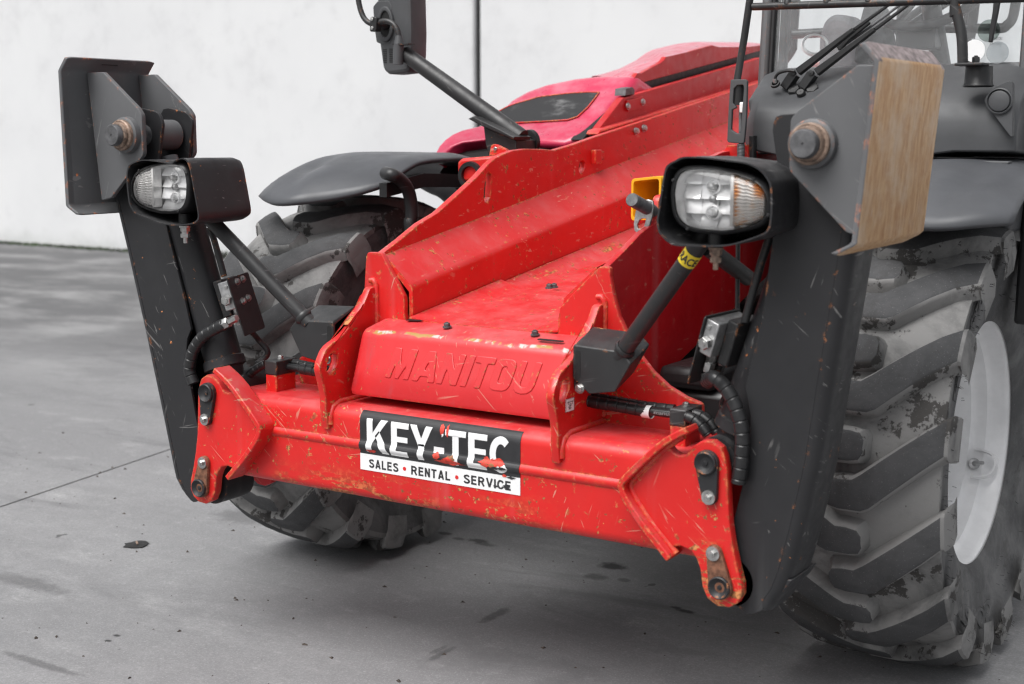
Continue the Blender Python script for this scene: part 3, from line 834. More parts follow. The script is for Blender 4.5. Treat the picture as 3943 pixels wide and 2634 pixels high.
# trough floor: front sheet, then a rear sheet a little lower
def sheet(y0, y1, dz, x_in=.236):
    loops = []
    for i in range(7):
        y = y0 + (y1 - y0) * i / 6
        zf, zs = .952 + .112 * (y - .20) + dz, zF(y) + dz
        up_ = [(-x_in, y, zs), (-.165, y, zf + .001), (-.15, y, zf), (.15, y, zf), (.165, y, zf + .001), (x_in, y, zs)]
        loops.append(up_ + [(p[0], p[1], p[2] - .005) for p in reversed(up_)])
    b = MB(); b.loft(loops); return b
sheet(.262, .715, 0).build('floor_plate', 'red', chas, smooth=40)
sheet(.70, 3.2, -.010).build('floor_plate', 'red', chas, smooth=40)
b = MB(); b.box((-.33, .20, .76), (.33, .60, .930)); b.build('inner_box', 'dark', chas, smooth=0)
for cr in [[687, 1195], [1413, 1255], [1525, 872], [1567, 866]]: pass
for p in [(-0.085, 0.228, 0.955), (0.187, 0.233, 0.955), (-0.079, 0.736, 1.012), (-0.07, 0.749, 1.013)]:
    bolt((p[0], p[1], p[2]), (0, -.11, 1), .0085, .009, chas, mat='greypin', washer=.012)
# drain slot beside the right upstand
q = (0.243, 0.197, 0.951)
b = MB(); b.prism(rnd([(-.025, -.007), (.05, -.007), (.05, .007), (-.025, .007)], .007, 5), (1, 0, 0), (0, 1, .112), (0, 0, .001), (q[0], q[1], q[2] + .0005)); b.build('drain_slot', 'dark', chas, smooth=0)
b = MB(); b.prism([(-.236, .245), (-.185, .256), (-.20, .262), (-.222, .282), (-.238, .285)], (1, 0, 0), (0, 1, .112), (0, 0, .001), (0, 0, .9325)); b.build('drain_slot', 'dark', chas, smooth=0)

# ------------------------------------------------------------------ embossed front cover
FY0, FZ0, FY1, FZ1 = .112, .775, .160, .918
pr = [(FY0 + .004, FZ0 - .006)] + [(FY0, FZ0 + .004), (FY0 + (FY1 - FY0) * .5, (FZ0 + FZ1) / 2)]
cen = (FY1 + .030, FZ1 - .006)
pr += [(cen[0] - .031 * math.cos(R(a)), cen[1] + .031 * math.sin(R(a))) for a in range(12, 85, 12)]
pr += [(.264, .9585), (.264, FZ0 - .006)]
XS = [-.328, -.326, -.320, -.31] + [.31, .320, .326, .328]
IN = [.014, .006, .0015, 0, 0, .0015, .006, .014]
loops = []
for x, k in zip(XS, IN): loops.append([(x, y + (k if y < .25 else 0), z - k * (1 if z > .9 else -.5 if z < .79 else 0)) for y, z in pr])
b = MB(); b.loft(loops)
cover = b.build('front_cover', 'red_cover', T, smooth=45)
fx, fz = Vector((1, 0, 0)), Vector((0, FY1 - FY0, FZ1 - FZ0)).normalized(); fn = fx.cross(fz)
FRM = Matrix((( fx.x, fz.x, fn.x, 0), (fx.y, fz.y, fn.y, 0), (fx.z, fz.z, fn.z, 0), (0, 0, 0, 1)))
CQ = [(-0.218, 0.127, 0.822), (-0.215, 0.154, 0.901), (0.266, 0.130, 0.830), (0.272, 0.155, 0.904)]
MG = {'M': ([[(0, 0), (.25, 0), (.25, .52), (.42, 0), (.58, 0), (.75, .52), (.75, 0), (1, 0), (1, 1), (.70, 1), (.5, .42), (.30, 1), (0, 1)]], 1.0),
      'A': ([[(0, 0), (.27, 0), (.33, .17), (.63, .17), (.69, 0), (.96, 0), (.64, 1), (.32, 1)], [(.40, .37), (.56, .37), (.48, .68)]], .96),
      'N': ([[(0, 0), (.25, 0), (.25, .55), (.58, 0), (.84, 0), (.84, 1), (.59, 1), (.59, .45), (.26, 1), (0, 1)]], .84),
      'I': ([[(0, 0), (.26, 0), (.26, 1), (0, 1)]], .26),
      'T': ([[(.24, 0), (.50, 0), (.50, .78), (.76, .78), (.76, 1), (-.02, 1), (-.02, .78), (.24, .78)]], .76),
      'O': ([rnd([(0, 0, .30), (.82, 0, .30), (.82, 1, .30), (0, 1, .30)], .3, 6), rnd([(.31, .24, .1), (.51, .24, .1), (.51, .76, .1), (.31, .76, .1)], .1, 5)], .82),
      'U': ([[(0, 1), (0, .30), (.05, .12), (.18, .02), (.40, -.02), (.62, .02), (.75, .12), (.80, .30), (.80, 1), (.55, 1), (.55, .30), (.50, .22), (.40, .20), (.30, .22), (.25, .30), (.25, 1)]], .80)}
seq = [('M', .12), ('A', .06), ('N', .12), ('I', .06), ('T', .02), ('O', .10), ('U', 0)]
tw = sum(MG[c][1] + g for c, g in seq); o0 = Vector(CQ[0]); wid = CQ[3][0] - CQ[0][0] - .012
hei = (Vector((0, CQ[1][1], CQ[1][2])) - Vector((0, o0.y, o0.z))).length
kx, kz, x = wid / (tw + .22), hei, 0.0
for ch, g in seq:
    loops = [[((x + px_ + .22 * pz_) * kx, pz_ * kz) for px_, pz_ in lp] for lp in MG[ch][0]]
    me = curve_mesh([rnd(lp, .004, 2) for lp in loops], .010, .0022, Matrix.Translation((o0.x, FY0 + (o0.z - FZ0) * (FY1 - FY0) / (FZ1 - FZ0), o0.z)) @ FRM @ Matrix.Translation((0, 0, -.0020)))
    link('embossed_letter', me, 'red_cover', cover, smooth=40)
    x += MG[ch][1] + g

# ------------------------------------------------------------------ stabiliser legs
def interp(tab, z):
    tab = sorted((p[1], p[0]) for p in tab)
    if z <= tab[0][0]: return tab[0][1]
    for (z0, x0), (z1, x1) in zip(tab, tab[1:]):
        if z <= z1: return x0 + (x1 - x0) * (z - z0) / max(1e-6, z1 - z0)
    (z0, x0), (z1, x1) = tab[-2], tab[-1]
    return x1 + (x1 - x0) * (z - z1) / max(1e-6, z1 - z0)

LEG = {
    1: dict(inner=[(.814, .394), (.780, .47), (.815, .60), (.844, .73), (.851, .836), (.848, .869), (.833, .901), (.870, 1.062), (.891, 1.248), (.899, 1.382)],
            outer=[(.905, .405), (.938, .455), (.955, .500), (.978, .60), (1.008, .749), (1.034, .95), (1.060, 1.144), (1.080, 1.30)],
            lug=[(.899, 1.382), (.883, 1.470, .02), (.886, 1.503, .03), (1.06, 1.515, .03), (1.085, 1.28)], y=(.070, .225)),
    -1: dict(inner=[(.835, .40), (.800, .47), (.850, .62), (.878, .76), (.886, .855), (.879, .887), (.864, .909), (.891, 1.013), (.922, 1.111), (.950, 1.202), (.970, 1.392)],
             outer=[(.925, .415), (.945, .433), (.965, .462), (1.007, .641), (1.067, .884), (1.128, 1.113), (1.182, 1.304)],
             lug=[(.970, 1.392), (.948, 1.490, .02), (.962, 1.522, .03), (1.07, 1.54, .03), (1.17, 1.30)], y=(.060, .185)),
}
PIN = {1: (1.0036, 1.4438), -1: (1.0225, 1.458)}
for s in (1, -1):
    L = LEG[s]; y0, y1 = L['y']; r = .030
    leg = joint('stabilizer_leg', T, (s * .9, .15, .8))
    zs = sorted(set([round(.43 + .03 * i, 3) for i in range(29)]))
    zs = [z for z in zs if z < 1.29]
    inner = [(interp(L['inner'], z), z) for z in zs]; outer = [(interp(L['outer'], z), z) for z in zs]
    bot = [(L['outer'][0][0] - .012, L['outer'][0][1] + .005), ((L['outer'][0][0] + L['inner'][0][0]) / 2, L['inner'][0][1] - .005, .02), (L['inner'][0][0], L['inner'][0][1] + .02)]
    out = [(x, z) for x, z in inner] + L['lug'] + [(x - r, z) for x, z in reversed(outer)] + bot
    plate('front_plate', mir(rnd(out, .004, 2), s), 'y', y0, y0 + .010, 'black', leg, bev=.002)
    plate('back_plate', mir(rnd(out, .004, 2), s), 'y', y1 - .010, y1, 'black', leg, bev=.002)
    loops = []
    for x, z in [(L['outer'][0][0], L['outer'][0][1])] + outer + [(interp(L['outer'], 1.30), 1.30)]:
        a = [(x - r + r * math.sin(R(q)), y0 + r - r * math.cos(R(q))) for q in range(0, 91, 15)] + [(x - r + r * math.cos(R(q)), y1 - r + r * math.sin(R(q))) for q in range(0, 91, 15)]
        k = r - .010
        i_ = [(x - r + k * math.sin(R(q)), y0 + r - k * math.cos(R(q))) for q in range(0, 91, 15)] + [(x - r + k * math.cos(R(q)), y1 - r + k * math.sin(R(q))) for q in range(0, 91, 15)]
        loops.append([(s * p[0], p[1] - .0003, z) for p in a] + [(s * p[0], p[1], z) for p in reversed(i_)])
    b = MB(); b.loft(loops); b.build('outer_web', 'black', leg, smooth=40)
    # foot-end cap step at the bottom
    b = MB(); b.prism([(s * .86, .43), (s * .935, .455), (s * .955, .487), (s * .86, .478)], (1, 0, 0), (0, 0, 1), (0, y1 - y0 - .004, 0), (0, y0 + .012, 0)); b.build('heel_plate', 'black', leg, bevel=.003)
    # hydraulic cylinder that lies in the channel
    ym = (y0 + y1) / 2; p0 = Vector((s * .775, ym, .741)); p1 = Vector((s * PIN[s][0], ym, PIN[s][1])); d = (p1 - p0).normalized()
    b = MB(); b.lathe([(0.0, .0), (.0, .042), (.055, .050), (.06, .062), (.085, .060), (.088, .0545), (.48, .0545), (.485, .056), (.545, .056), (.55, .04), (.55, .0)], p0, d, 40)
    b.build('cylinder_barrel', 'black', leg, smooth=50)
    b = MB(); b.cyl(p0 + d * .53, d, .030, .16, 24); b.build('cylinder_rod', 'greypin', leg)
    b = MB(); b.cyl((p1.x, y0 + .018, p1.z), (0, 1, 0), .044, y1 - y0 - .036, 28); b.build('rod_eye', 'grey_steel', leg)

# ------------------------------------------------------------------ feet
RIBF = [(.148, .155), (.086, .156, .015), (-.038, .066, .02), (-.052, .050, .02), (-.052, -.055, .02), (.075, -.178, .02), (.108, -.186), (.112, -.186)]
for s in (1, -1):
    px, pz = PIN[s]
    foot = joint('stabilizer_foot', T, (s * px, .12, pz))
    if s > 0: xs, ya, yb, zt, zb = .162, -.095, .338, .163, -.198
    else: xs, ya, yb, zt, zb = .178, -.090, .235, .185, -.205
    k = xs / .162
    ro = rnd([(p[0] * k * s, p[1] * (1 if p[1] < 0 else zt / .163)) + tuple(p[2:]) for p in RIBF], .004, 4)
    for (a, c) in ((-.001, .014), (.232, .247) if s > 0 else (.192, .207)):
        plate('rib_plate', [(px * s + x, pz + z) for x, z in ro], 'y', a, c, 'grey_steel', foot, bev=.002)
    # sole: a plate with both ends bent in
    tl_ = .030 if s > 0 else .006
    pf = [(-.030, zt + .034), (-.004, zt + .003), (0, zt - .006), (-tl_, zb + .006), (-.006 - tl_, zb - .003), (-.042 - tl_, zb - .022)]
    ys = [ya, ya + .02, (ya + yb) / 2, yb - .02, yb]
    loops = []
    for j, y in enumerate(ys):
        e = .003 if j in (0, 4) else 0
        q = [(s * (px + xs + p[0]), y, pz + p[1] - e * (1 if i < 2 else -1 if i > 3 else 0)) for i, p in enumerate(pf)]
        q2 = [(s * (px + xs + p[0] - .013), y, pz + p[1] * .985 - e * (1 if i < 2 else -1 if i > 3 else 0)) for i, p in enumerate(pf)]
        loops.append(q + q2[::-1])
    b = MB(); b.loft(loops)
    me = b.mesh('sole_plate')
    for p in me.polygons:
        p.material_index = 0 if p.normal.x * s > .9 else (1 if p.normal.z > .3 and p.normal.x * s > .1 else (0 if p.normal.x * s > .1 else 2))
    o = link('sole_plate', me, ['sole', 'pinkgrey', 'grey_steel'] if s > 0 else ['sole', 'grey_steel', 'grey_steel'], foot, smooth=30, bevel=.003)
    if s > 0: o['label'] = 'sole plate worn to rusty brown bare steel'
    # long slot near the top edge
    b = MB(); b.prism(rnd([(-.004, -.03), (.004, -.03), (.004, .03), (-.004, .03)], .004, 4), (1, 0, 0), (0, 1, 0), (0, 0, .002), (s * (px + xs - .028), (ya + yb) / 2, pz + zt + .0145))
    b.build('slot', 'dark', foot, smooth=0)
    # pivot pin with collar and rusty ring
    c0 = (s * px, -.001, pz)
    b = MB(); b.lathe([(0, .052), (-.016, .050), (-.020, .044), (-.020, .02)], c0, (0, 1, 0), 32); b.build('collar', 'grey_steel', foot, smooth=40)
    b = MB(); b.lathe([(-.018, .043), (-.030, .043), (-.033, .040), (-.033, .036), (-.040, .036), (-.044, .033), (-.044, .01)], c0, (0, 1, 0), 36); b.build('retaining_ring', 'rustring', foot, smooth=40)
    b = MB(); b.lathe([(-.040, .030), (-.058, .030), (-.062, .027), (-.062, .003), (-.060, .0025), (-.060, .0002)], c0, (0, 1, 0), 32); b.lathe([(0, .03), (.26 if s > 0 else .205, .03)], c0, (0, 1, 0), 24, cap=True)
    b.build('pivot_pin', 'greypin' if s > 0 else 'greypin', foot, smooth=40)

# ------------------------------------------------------------------ headlights in steel guards
GR = [(0.731, 1.409), (0.748, 1.416), (0.793, 1.416), (0.854, 1.41), (0.894, 1.405), (0.922, 1.393), (0.938, 1.377), (0.947, 1.36), (0.95, 1.323), (0.949, 1.288), (0.944, 1.269), (0.928, 1.258), (0.872, 1.238), (0.836, 1.231), (0.794, 1.229), (0.74, 1.228), (0.72, 1.233), (0.705, 1.243), (0.692, 1.258), (0.688, 1.279), (0.691, 1.3), (0.703, 1.378), (0.712, 1.399)]
GL = [(-0.938, 1.377), (-0.915, 1.386), (-0.88, 1.392), (-0.824, 1.389), (-0.775, 1.384), (-0.756, 1.392), (-0.731, 1.398), (-0.712, 1.393), (-0.701, 1.374), (-0.695, 1.351), (-0.682, 1.289), (-0.674, 1.245), (-0.683, 1.23), (-0.702, 1.223), (-0.748, 1.217), (-0.791, 1.217), (-0.833, 1.222), (-0.876, 1.232), (-0.919, 1.244), (-0.934, 1.258), (-0.944, 1.276), (-0.949, 1.328), (-0.947, 1.358)]
LR = [(0.724, 1.337), (0.728, 1.363), (0.739, 1.38), (0.759, 1.388), (0.798, 1.389), (0.84, 1.384), (0.876, 1.376), (0.906, 1.364), (0.922, 1.35), (0.932, 1.327), (0.929, 1.302), (0.913, 1.285), (0.884, 1.274), (0.843, 1.266), (0.815, 1.265), (0.772, 1.268), (0.744, 1.279), (0.729, 1.301)]
for s, G in ((1, GR), (-1, GL)):
    h = joint('headlight', T, (s * .82, 0, 1.3))
    cx = sum(p[0] for p in G) / len(G); cz = sum(p[1] for p in G) / len(G)
    G = [tuple(p[:2]) for p in smooth_line([(p[0], p[1], 0) for p in G + [G[0]]], 3)][:-1]
    sh = lambda k, y, kz=None: [(cx + (x - cx) * k, y, cz + (z - cz) * (kz or k)) for x, z in G]
    yb = .105
    L1 = [sh(1, -.08), sh(1.0, .0), sh(.985, yb), sh(.92, yb + .025)]
    L2 = [sh(.90, yb + .018), sh(.955, yb - .004), sh(.965, 0), sh(.968, -.08)]
    b = MB(); b.loft(L1 + L2, True, False)
    n = len(G); b.add([], [])
    vs = L1[0] + L2[-1]
    b.add(vs, [(i, (i + 1) % n, n + (i + 1) % n, n + i) for i in range(n)])
    b.add(sh(.92, yb + .024), [tuple(range(n))])
    b.build('lamp_guard', 'black', h, smooth=45, merge=.0002)
    # lens outline, centred in its guard
    if s > 0: ln = LR
    else:
        lc = (sum(p[0] for p in LR) / len(LR), sum(p[1] for p in LR) / len(LR))
        ln = [(-p[0] - .006, p[1] - .010) for p in LR]
    ln = [tuple(p[:2]) for p in smooth_line([(p[0], p[1], 0) for p in ln + [ln[0]]], 3)][:-1]
    lx = sum(p[0] for p in ln) / len(ln); lz = sum(p[1] for p in ln) / len(ln); m = len(ln)
    ls = lambda k, y: [(lx + (x - lx) * k, y - .031, lz + (z - lz) * (1 - (1 - k) * (1.25 if k > 1 else 1))) for x, z in ln]
    b = MB(); b.loft([ls(1.02, -.036), ls(1.035, -.040), ls(1.10, -.036), ls(1.13, -.026), ls(1.13, .03), ls(.9, .09), ls(.3, .095)], True, False); b.build('bezel', 'blackplastic', h, smooth=50)
    b = MB(); b.loft([ls(1.02, -.034), ls(.97, -.043), ls(.85, -.048), ls(.6, -.052), ls(.3, -.054), ls(.02, -.054)], True, False); b.build('lens', 'lens', h, smooth=60)
    # reflector: two bowls beside a ribbed indicator
    xin = min(p[0] * s for p in ln); xout = max(p[0] * s for p in ln); zlo = min(p[1] for p in ln); zhi = max(p[1] for p in ln)
    b = MB(); b.loft([ls(1.01, -.033), ls(.97, -.020), ls(.95, .012), ls(.02, .014)], True, False)
    b.build('reflector', 'chrome', h, smooth=50)
    rl = random.Random(21)
    def inside(x, z):
        zz = [p[1] for p in ln if abs(p[0] * s - x) < .014]
        return len(zz) > 1 and min(zz) + .004 < z < max(zz) - .004
    b = MB(); xe = xin + (xout - xin) * .60; nx, nz_ = 3, 4
    for i in range(nx):
        for k in range(nz_):
            x0 = xin + .004 + (xe - xin - .004) * i / nx; x1 = xin + .004 + (xe - xin - .004) * (i + 1) / nx
            z0 = zlo + (zhi - zlo) * k / nz_; z1 = zlo + (zhi - zlo) * (k + 1) / nz_
            if not (inside(x0 + .3 * (x1 - x0), z0 + .35 * (z1 - z0)) and inside(x1 - .3 * (x1 - x0), z1 - .35 * (z1 - z0))): continue
            t1 = rl.uniform(.12, .34) * (z1 - z0); t2 = rl.uniform(-.16, .16) * (x1 - x0); y_ = -.030
            q = [(s * x0, y_ - t2 - t1, z0), (s * x1, y_ + t2 - t1, z0), (s * x1, y_ + t2 + t1, z1), (s * x0, y_ - t2 + t1, z1)]
            b.add(q, [(0, 1, 2, 3) if s > 0 else (3, 2, 1, 0)])
    o = b.build('facets', 'chrome', h, smooth=0); o.name = 'facet'; o['kind'] = 'stuff'
    bx = xin + (xout - xin) * .36
    for zc in (lz + .026, lz - .028):
        b = MB(); b.lathe([(.01, .017), (-.008, .0165), (-.009, .014), (.0, .011)], (s * bx, -.031, zc), (0, 1, 0), 24); b.build('bulb_ring', 'chrome', h, smooth=40)
        b = MB(); b.lathe([(.01, .008), (-.016, .008), (-.020, .006), (-.021, .0005)], (s * bx, -.031, zc), (0, 1, 0), 16); b.build('bulb', 'alu' if zc > lz else 'chrome', h, smooth=50)
    b = MB(); b.lathe([(.0, .008), (-.012, .0075), (-.014, .001)], (s * bx, -.031, lz), (0, 1, 0), 16); b.build('marker_bulb', 'alu', h, smooth=50)
    xi0 = xin + (xout - xin) * .63
    b = MB()
    def halfh(x):                                             # half-height of the lens at x
        zz = [p[1] for p in ln if abs(p[0] * s - x) < .012]
        return (min(zz), max(zz)) if len(zz) > 1 else (lz - .02, lz + .02)
    nr = 26
    cols = [xi0 + (xout - .008 - xi0) * i / 9 for i in range(10)]
    rows = []
    for x in cols:
        lo, hi = halfh(x); lo += .005; hi -= .005
        rows.append([(s * x, -.061 + .004 * math.cos(j * math.pi), lo + (hi - lo) * j / nr) for j in range(nr + 1)])
    b.loft(rows, False, False); b.build('indicator_ribs', 'ribbed_amber' if s > 0 else 'ribbed', h, smooth=25)
    b = MB(); b.prism([(xi0 - .004, lz - .055), (xi0 + .003, lz - .055), (xi0 + .003, lz + .055), (xi0 - .004, lz + .055)], (s, 0, 0), (0, 0, 1), (0, .03, 0), (0, -.067, 0))
    b.build('divider', 'ribbed', h, smooth=0)
    for a in ((1.075, 3), (1.075, 20), (1.075, 30), (1.075, 46)):
        p = ls(a[0], -.038)[a[1] % m]; bolt(p, (0, -1, 0), .004, .003, h, mat='blackplastic')
    # foot of the lamp and its clamp bolt
    fx_ = s * .800 if s > 0 else -.790; zb = min(p[1] for p in G)
    gz = min(p[1] for p in G if abs(p[0] - fx_) < .03)
    b = MB(); b.cyl((fx_, -.02, gz - .002), (0, 0, 1), .018, max(.012, lz - .070 - gz), 18); b.build('lamp_foot', 'blackplastic', h)
    b = MB(); b.cyl((fx_, -.02, gz - .004), (0, 0, -1), .016, .005, 18); b.hexa((fx_, -.02, gz - .009), (0, 0, -1), .0135, .012); b.cyl((fx_, -.02, gz - .02), (0, 0, -1), .010, .006, 14); b.hexa((fx_, -.02, gz - .026), (0, 0, -1), .013, .011, .3); b.cyl((fx_, -.02, gz - .036), (0, 0, -1), .006, .016, 12)
    b.build('clamp_bolt', 'zinc' if s < 0 else 'rustring', h, smooth=30)

# ------------------------------------------------------------------ struts that carry the headlights
for s in (1, -1):
    st = joint('lamp_strut', T, (s * .6, .12, 1.1))
    a = [(0.502, 0.12, 0.954), (0.750, 0.03, 1.243)] if s > 0 else [(-0.482, 0.12, 0.959), (-0.765, 0.06, 1.219)]
    a, c = Vector(a[0]), Vector(a[1])
    b = MB(); b.tube([a - (c - a) * .04, c + (c - a) * .06], .0208, 24); b.build('tube', 'black_tube', st, smooth=40)
    ring = [a + Vector((math.cos(t), 0, 0)) * 0 for t in ()]
    d = (c - a).normalized()
    b = MB(); b.lathe([(-.004, .022), (.004, .0265), (.012, .0225)], a + d * .006, d, 24); b.build('weld_seam', 'black_tube', st, smooth=60)
    # folded sheet bracket on the lifting plate
    f = [(.374, .962, .006), (.505, .956, .012), (.532, .930, .006), (.490, .858, .006), (.420, .846, .004), (.374, .880, .004)]
    fr = rnd([(s * p[0], p[1], p[2]) for p in f], .005, 3)
    n = len(fr)
    loops = [[(x, .105, z) for x, z in fr], [(x, .150, z + .016) for x, z in fr], [(x, .200, z + .034) for x, z in fr]]
    b = MB(); b.loft(loops); b.build('bracket', 'black_tube', st, smooth=40, bevel=.004)
    fl = [(.112, .850, .01), (.112, .955, .01), (.20, .992, .01), (.20, .850, .01)]
    plate('flange', rnd(fl, .01, 4), 'x', min(s * .374, s * .380), max(s * .374, s * .380), 'black_tube', st, bev=.001)
    plate('slot', rnd([(s * .381, .872, .005), (s * .395, .885, .005), (s * .395, .950, .006), (s * .381, .950, .006)], .006, 4), 'y', .1040, .1060, 'dark', st, bev=.0002, smooth=0)
    bolt((s * .395, .105, .858), (0, -1, 0), .0095, .009, st, washer=.0125)
    if s > 0:
        # second tube that runs back from the strut head to the chassis side
        e0, e1 = (0.742, 0.06, 1.216), (0.736, 0.3, 1.127)
        b = MB(); b.tube([e0, e1], .019, 20); b.build('rear_tube', 'black_tube', st)
        # yellow band with black letters round the tube
        q = a + d * ((c - a).length * .835)
        up = Vector((0, 0, 1)); sd_ = d.cross(up).normalized(); nn = sd_.cross(d).normalized()
        b = MB(); b.lathe([(-.018, .0214), (.018, .0214)], q, d, 36); b.build('yellow_label', 'yellow_tape', st, smooth=60)
        me, tw, th_ = text_mesh('RACE', .03, .0004, bold=.0008)
        bm = bmesh.new(); bm.from_mesh(me)
        for i in range(1, 30): bmesh.ops.bisect_plane(bm, geom=bm.verts[:] + bm.edges[:] + bm.faces[:], plane_co=(i * tw / 30, 0, 0), plane_no=(1, 0, 0))
        front = (Vector(cam.location) - q); front = (front - d * front.dot(d)).normalized(); tang = d.cross(front)
        for v in bm.verts:
            ang = (v.co.x / tw - .5) * 2.3; rr_ = .0218 + v.co.z
            v.co = q + d * ((v.co.y / th_ - .5) * .021) + (front * math.cos(ang) + tang * math.sin(ang)) * rr_
        bm.to_mesh(me); bm.free(); link('label_print', me, 'black_ink', st, smooth=0)

# ------------------------------------------------------------------ hydraulic valve blocks beside the cylinders
for s in (1, -1):
    v = joint('valve_block', T, (s * .74, .12, 1.0))
    A = Vector((s * .731, .075, 1.061)); ed = Vector((s * -.048, .015, -.161)); eb = Vector((s * .034, .120, .008)); en = (eb.cross(ed)).normalized()
    if en.x * s < 0: en = -en
    out = rnd([(0, 0), (1, 0), (1, 1), (0, 1)], .06, 4)
    b = MB(); b.prism(out, eb, ed, en * .004, A); b.build('mounting_plate', 'black_tube', v, bevel=.001)
    b = MB(); b.prism([(.06, .03), (.94, .03), (.94, .52), (.06, .52)], eb, ed, en * .036, A + en * .004); b.build('block', 'alu', v, bevel=.003)
    b = MB(); b.prism([(.28, -.02), (.95, -.02), (.95, .62), (.28, .62)], eb, ed, en * .03, A + en * .0405); b.build('cartridge', 'black_tube', v, bevel=.004)
    fr_ = -eb.normalized()
    blk = lambda u, t, k: A + eb * u + ed * t + en * k
    bolt(blk(.055, .34, .022), fr_, .0155, .016, v, mat='zinc')
    bolt(blk(.055, .13, .016), fr_, .0065, .003, v, mat='zinc')
    dn = ed.normalized()
    b = MB(); b.hexa(blk(.30, .52, .022), dn, .012, .022); b.cyl(blk(.30, .62, .022), dn, .009, .012, 16); b.hexa(blk(.30, .66, .022), dn, .0135, .024, .5)
    b.build('fitting', 'zinc', v, smooth=30)
    b = MB(); b.hexa(blk(.62, .56, .022), dn, .012, .03); b.build('fitting', 'zinc', v, smooth=30)
    if s > 0:
        rp_ = [(0.735, 0.24, 1.250), (0.738, 0.24, 1.047)]
        b = MB(); b.tube(rp_, .0055, 10); b.build('cable', 'black_tube', v, smooth=60)
    if s < 0:
        for u, t in ((.36, .10), (.64, .09), (.36, .44), (.62, .42)): bolt(blk(u, t, 0), -en, .0085, .007, v, washer=.011, wt=.002)
    # rigid pipe along the barrel and pilot pipe loop
    pp = [(0.814, 1.05), (0.832, 1.121), (0.849, 1.184), (0.867, 1.24)] if s > 0 else [(-0.777, 1.062), (-0.796, 1.12), (-0.814, 1.17), (-0.828, 1.198)]
    b = MB(); b.tube([(x, .11, z) for x, z in pp], .0095, 12); b.build('pipe', 'black_tube', v, smooth=50)
    b = MB(); b.tube(smooth_line([blk(.62, .70, .022), blk(.62, .95, .022), blk(.75, 1.15, .02) + Vector((s * .02, .02, 0)), blk(.9, 1.4, .03) + Vector((s * -.005, .02, 0)), Vector((s * .745, .2, .80))], 6), .009, 12); b.build('pipe', 'black_tube', v, smooth=50)

def wrapped(pts, r, pitch=.026):
    """hose in a spiral wrap: small steps along its length"""
    P = smooth_line(pts, 8); d = [0]
    for a, c in zip(P, P[1:]): d.append(d[-1] + (c - a).length)
    Ln = d[-1]; n = int(Ln / (pitch / 10)); out = []; rs = []
    for i in range(n + 1):
        t = Ln * i / n; j = max(k for k in range(len(d)) if d[k] <= t + 1e-9); j = min(j, len(P) - 2)
        u = (t - d[j]) / max(1e-9, d[j + 1] - d[j]); out.append(P[j].lerp(P[j + 1], u))
        ph = (t / pitch) % 1; rs.append(r * (.90 if ph < .11 else 1.0 + .02 * ph))
    b = MB(); b.tube(out, rs, 14); return b

hz = joint('hydraulic_hose', T, (.8, .05, .85))
vend = lambda s: Vector((s * .731, .075, 1.061)) + Vector((s * .034, .12, .008)) * .30 + Vector((s * -.048, .015, -.161)) * .82 + Vector((s * .93, -.27, -.29)).normalized() * .022
pr_ = [(0.771, 0.929), (0.797, 0.912), (0.82, 0.88), (0.837, 0.838), (0.843, 0.798), (0.842, 0.76), (0.842, 0.745), (0.836, 0.699)]
pts = [vend(1) + Vector((0, 0, -.02))] + [Vector((x, .046, z)) for x, z in pr_]
b = MB(); b.hexa(vend(1), (.25, -.1, -1), .0145, .03); b.build('hose_nut', 'zinc', hz, smooth=30)
wrapped(pts, .0165).build('hose', 'hose', hz, smooth=28)
pl_ = [(-0.716, 0.938), (-0.755, 0.921), (-0.795, 0.901), (-0.823, 0.877), (-0.844, 0.85), (-0.856, 0.82), (-0.858, 0.813), (-0.861, 0.79), (-0.846, 0.756)]
hz2 = joint('hydraulic_hose', T, (-.8, .05, .85))
pts = [Vector((x, .046, z)) for x, z in pl_]
wrapped(pts, .0170).build('hose', 'hose', hz2, smooth=28)
b = MB(); dd = (pts[0] - pts[1]).normalized(); b.hexa(pts[0] - dd * .004, dd, .0155, .022); b.hexa(pts[0] + dd * .020, dd, .011, .03, .4); b.build('hose_nut', 'zinc', hz2, smooth=30)

def on_top(y, pts): return [Vector((x, y, z)) for x, z in pts]
RH1 = [(0.35, 0.814), (0.388, 0.809), (0.456, 0.807), (0.544, 0.802)]
RH2 = [(0.551, 0.807), (0.587, 0.806), (0.622, 0.807)]
RH3 = [(0.341, 0.822), (0.386, 0.819), (0.448, 0.816), (0.524, 0.813), (0.598, 0.813)]
RH4 = [(0.669, 0.818), (0.689, 0.813), (0.709, 0.799), (0.726, 0.781)]
RH5 = [(0.674, 0.82), (0.697, 0.815), (0.72, 0.8), (0.734, 0.781)]
CBR = (0.649, 0.13, 0.789)
hz3 = joint('hydraulic_hose', T, (.5, .35, .77))
wrapped(on_top(.19, RH1), .0150).build('hose', 'hose', hz3, smooth=28)
b = MB(); b.tube(on_top(.18, RH2), .0105, 14); b.build('hose_core', 'hose', hz3, smooth=60)
wrapped(on_top(.205, RH3), .0110).build('hose', 'hose', hz3, smooth=28)
wrapped(on_top(.12, RH4), .0130, .022).build('hose', 'hose', hz3, smooth=28)
wrapped(on_top(.15, RH5), .0130, .022).build('hose', 'hose', hz3, smooth=28)
b = MB(); b.lathe([(-.012, .0156), (.012, .0156)], Vector((RH1[-1][0] - .01, .19, RH1[-1][1])), Vector((1, -.1, 0)), 20); b.build('hose_tag', 'white_ink', hz3, smooth=60)
